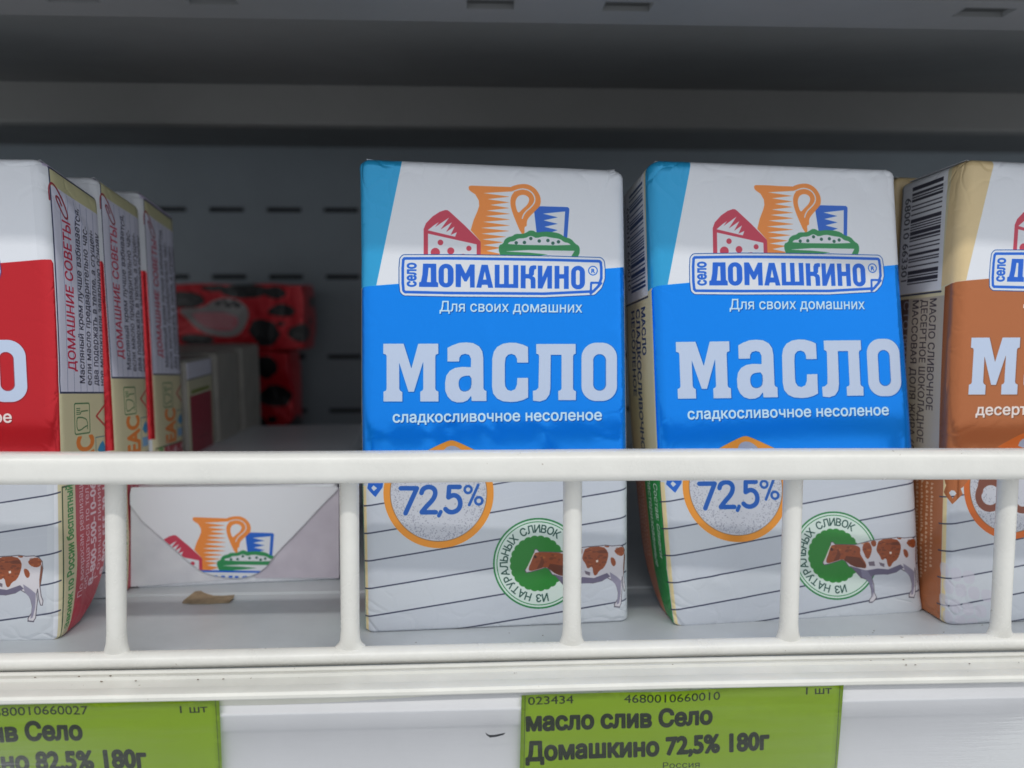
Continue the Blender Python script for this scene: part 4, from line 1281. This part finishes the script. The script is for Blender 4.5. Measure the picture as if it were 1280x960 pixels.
# the pack lying flat, its folded end towards the rail
L0, R0 = np.array([-0.1021, 0.2242]), np.array([-0.0426, 0.2286])
dv = np.array([-0.075, 0.997])
HT = 0.0300
def ce(p, z, c): return (p[0] + dv[0] * c, p[1] + dv[1] * c, z)
cs = [ce(L0, 0, 0), ce(R0, 0, 0), ce(R0, HT, 0), ce(L0, HT, 0), ce(L0, 0, .117), ce(R0, 0, .117), ce(R0, HT, .117), ce(L0, HT, .117)]
LB = (-0.080, 0.284, 0)
lie = pack(cs, 'red', LB, seed=71, fine=True, r=1.8, plain=True)
tag(lie, 'butter pack lying flat behind the rail with its folded white end and jug emblem showing', 'butter pack')
def project(p):
    d = np.array(p) - (0, 0, CAMZ)
    return (640 + 961 * (d @ _rt) / (d @ _fw), 480 - 961 * (d @ _up) / (d @ _fw))
FH = homography([project((q[0], q[1], z)) for q, z in ((L0, HT), (R0, HT), (R0, 0), (L0, 0))], [(0, 28), (66, 28), (66, 0), (0, 0)])
A = Art(0, 0, 66, 28, 16, (222, 224, 230))
def TL(p):
    q = (np.asarray(p) - (520, 215)) * 8
    return FH(np.stack([241.8 + (q[:, 0] - 525) * 0.1007, 644 + (q[:, 1] - 90) * 0.0915], 1))
A.T = TL
draw_logo(A)
draw_panel(A, False)
M['flap'] = print_mat('printed_end_flap', A.image('print_end_flap'), crease=True)

nrm = np.array([dv[0], dv[1]]) * -1
def face_pt(s, t, off):
    q = L0 * (1 - s / 66) + R0 * (s / 66) + nrm * off
    return Vector((q[0], q[1], t / 28 * HT)) - Vector(LB)
def flap(name, poly, off, th, mat, bulge=0.0):
    bm = bmesh.new()
    uvl = bm.loops.layers.uv.new('UVMap')
    poly = [tuple(q) for q in poly]
    fr = [bm.verts.new(face_pt(s, t, off + th)) for s, t in poly]
    bk = [bm.verts.new(face_pt(s, t, off)) for s, t in poly]
    uv = {}
    for v, q in zip(fr, poly):
        uv[v] = q
    for v, q in zip(bk, poly):
        uv[v] = q
    bm.faces.new(fr)
    bm.faces.new(bk[::-1])
    n = len(poly)
    for i in range(n):
        j = (i + 1) % n
        bm.faces.new((fr[i], fr[j], bk[j], bk[i]))
    for f in bm.faces:
        for l in f.loops:
            s, t = uv[l.vert]
            l[uvl].uv = (s / 66, t / 28)
    return build(name, bm, mat, lie, False)
def px(L): return FH(np.array(L, float))
lf = px([(164, 625), (164, 733), (310, 722), (300, 690), (240, 640), (180, 620)])
flap('end_flap', lf, 0.0001, 0.00025, M['fold'])
rf = px([(424, 610), (424, 722), (320, 722), (310, 700), (340, 660), (400, 612)])
flap('end_flap', rf, 0.0001, 0.00025, M['lilac'])
cf = smooth_poly(px([(164, 609), (170, 608), (422, 607), (423, 611), (405, 628), (372, 664), (346, 690), (330, 712), (308, 721), (285, 721), (262, 717), (245, 708), (225, 690), (164, 637)]), 1)
flap('printed_flap', cf, 0.0006, 0.0003, M['flap'])

# ------------------------------------------------------------------ spotted red packs at the back
def spot_art():
    A = Art(0, 0, 100, 60, 8, (196, 14, 34, 0.4))
    rnd = random.Random(9)
    K = (8, 8, 14)
    for x, y, rx, ry in ((16, 46, 11, 8), (32, 56, 8, 3), (46, 54, 14, 6), (63, 52, 6, 6), (3, 20, 6, 6), (7, 35, 3, 2.5), (66, 36, 7, 6), (57, 16, 8, 13), (78, 16, 8, 9), (65, 24, 2, 2), (22, 10, 9, 5), (92, 44, 7, 5), (88, 26, 3, 4)):
        q = disc(x, y, rx, 14, ry)
        q += np.array([[rnd.uniform(-1, 1) * rx * 0.16, rnd.uniform(-1, 1) * ry * 0.16] for _ in q])
        A.fill(smooth_poly(q, 2), K)
    A.fill(smooth_poly([(12, 38), (26, 39), (32, 47), (44, 47), (50, 38), (47, 22), (42, 12), (32, 13), (20, 20), (15, 30)], 2), (160, 156, 156))
    A.fill(smooth_poly([(18, 36), (42, 33), (44, 24), (38, 16), (22, 23)], 1), (206, 116, 130))
    for k in range(3):
        A.stroke([(20 + k, 32 - 4 * k), (40, 31 - 4.2 * k)], 0.7, (220, 190, 190))
    for x, y, r in ((33, 42, 1.6), (38, 40.5, 2.2), (43, 41, 2.4), (41, 44, 1.4), (36, 44, 1.2)):
        A.fill(disc(x, y, r, 12), (40, 38, 44))
    return A.image('print_spotted')
M['spot'] = print_mat('printed_spotted_foil', spot_art(), 0.3, 0.28, 0.8)
def spotted(x0, x1, y0, y1, z0, z1, rz, label, seed, u0=0, u1=1):
    b = Vector(((x0 + x1) / 2, (y0 + y1) / 2, z0))
    bm = box_bm(x0 - b.x, x1 - b.x, y0 - b.y, y1 - b.y, 0, z1 - z0)
    bmesh.ops.subdivide_edges(bm, edges=bm.edges[:], cuts=14, use_grid_fill=True)
    hx, hy, hz = (x1 - x0) / 2, (y1 - y0) / 2, (z1 - z0) / 2
    uvl = bm.loops.layers.uv.new('UVMap')
    for f in bm.faces:
        for l in f.loops:
            c = l.vert.co
            s = (c.x + hx) / (2 * hx) * 0.78 if abs(f.normal.x) < 0.7 else 0.78 + (c.y + hy) / (2 * hy) * 0.2
            l[uvl].uv = (u0 + (u1 - u0) * s, c.z / (2 * hz) if abs(f.normal.z) < 0.7 else 0.98)
    for v in bm.verts:
        q = Vector((v.co.x / hx, v.co.y / hy, (v.co.z - hz) / hz))
        e = sorted([abs(q.x), abs(q.y), abs(q.z)])
        k = 1 - 0.02 * max(0, e[1] - 0.6) / 0.4 - 0.03 * max(0, e[0] - 0.6) / 0.4
        nz = mnoise.noise(Vector(v.co) * 70 + Vector((seed, 0, 0))) * 0.0011
        v.co = Vector((v.co.x * k + nz, v.co.y * k + nz, hz + (v.co.z - hz) * k + (nz if v.co.z > 0.001 else 0)))
    ob = build('spotted_pack', bm, M['spot'], None)
    at = ob.data.attributes.new('crease', 'FLOAT', 'POINT')
    at.data.foreach_set('value', [0.5] * len(ob.data.vertices))
    ob.location = b
    ob.rotation_euler = (0, 0, rz)
    return tag(ob, label, 'dairy pack', 'red spotted packs at the back')
spotted(-0.166, -0.0965, 0.398, 0.424, 0.0, 0.0592, 0.0, 'lower red pack with black spots, standing on the shelf by the back wall', 3.0, 0.15, 0.9)
spotted(-0.163, -0.0885, 0.394, 0.426, 0.0594, 0.0930, 0.03, 'upper red pack with black spots and pale label, lying on the lower one', 8.0)

# ------------------------------------------------------------------ scrap of paper, crumbs
bm = bmesh.new()
pts = [(-0.0838, 0.2120), (-0.0824, 0.2172), (-0.0812, 0.2182), (-0.0794, 0.2164), (-0.0765, 0.2152), (-0.0735, 0.2150), (-0.0708, 0.2158), (-0.0704, 0.2136), (-0.0706, 0.2116), (-0.0760, 0.2110), (-0.0812, 0.2112)]
cen = Vector((-0.077, 0.2135, 0))
rnd = random.Random(2)
lo = [bm.verts.new(Vector((x, y, 0.0001)) - cen) for x, y in pts]
hi = [bm.verts.new(Vector((x + 0.0003, y + 0.0004, 0.0005 + 0.0003 * rnd.random() + (0.0006 if 1 <= i <= 3 else 0.0))) - cen) for i, (x, y) in enumerate(pts)]
ch = bm.verts.new(Vector((-0.0775, 0.2142, 0.0006)) - cen)
bm.faces.new(lo[::-1])
for i in range(len(pts)):
    j = (i + 1) % len(pts)
    bm.faces.new((lo[i], lo[j], hi[j], hi[i]))
    bm.faces.new((hi[i], hi[j], ch))
s = build('paper_scrap', bm, M['paper'], None, True, 60)
s.location = cen
tag(s, 'torn tan scrap of paper lying on the shelf before the lying pack', 'paper scrap')

bm = bmesh.new()
rnd = random.Random(21)
def crumb(x, y, z, r):
    m = bmesh.ops.create_icosphere(bm, subdivisions=1, radius=r)
    for v in m['verts']:
        v.co = Vector((v.co.x * rnd.uniform(0.7, 1.8), v.co.y * rnd.uniform(0.5, 1.2), v.co.z * 0.5)) + Vector((x, y, z))
for _ in range(62):
    x = rnd.choice([rnd.uniform(-0.125, 0.15), rnd.gauss(-0.085, 0.02), rnd.gauss(0.11, 0.02)])
    y, z = rnd.choice([(0.1739, -0.0008), (0.1714, -0.0010), (0.1663, -0.0015), (0.1687, -0.0006), (0.1701, 0.0000)])
    crumb(x, y, z, rnd.uniform(0.00008, 0.00024))
for _ in range(14):
    crumb(rnd.uniform(-0.11, 0.14), rnd.uniform(0.180, 0.189), 0.0001, rnd.uniform(0.0001, 0.0002))
cb = build('crumbs', bm, M['crumb'], None)
tag(cb, 'brown crumbs and grime caught in the grooves of the shelf edge', 'crumbs', kind='stuff')
q = [(-0.0020, 0.0010), (-0.0012, 0.0002), (0.0000, 0.0002), (0.0024, 0.0008), (0.0020, 0.0002), (0.0004, -0.0004), (-0.0010, -0.0006), (-0.0017, 0.0002)]
bm = bmesh.new()
fa = [bm.verts.new((x, -0.0001, z)) for x, z in q]
fb = [bm.verts.new((x, 0.0, z)) for x, z in q]
bm.faces.new(fa)
bm.faces.new(fb[::-1])
for i in range(len(q)):
    j = (i + 1) % len(q)
    bm.faces.new((fa[i], fa[j], fb[j], fb[i]))
for v in bm.verts:
    v.co.z *= 0.7
sc = build('scuff_mark', bm, M['void'], None, False)
sc.location = (0.0030, 0.1611, -0.0112)
tag(sc, 'small dark scuff on the clear cover left of the blue packs price label', 'scuff mark')
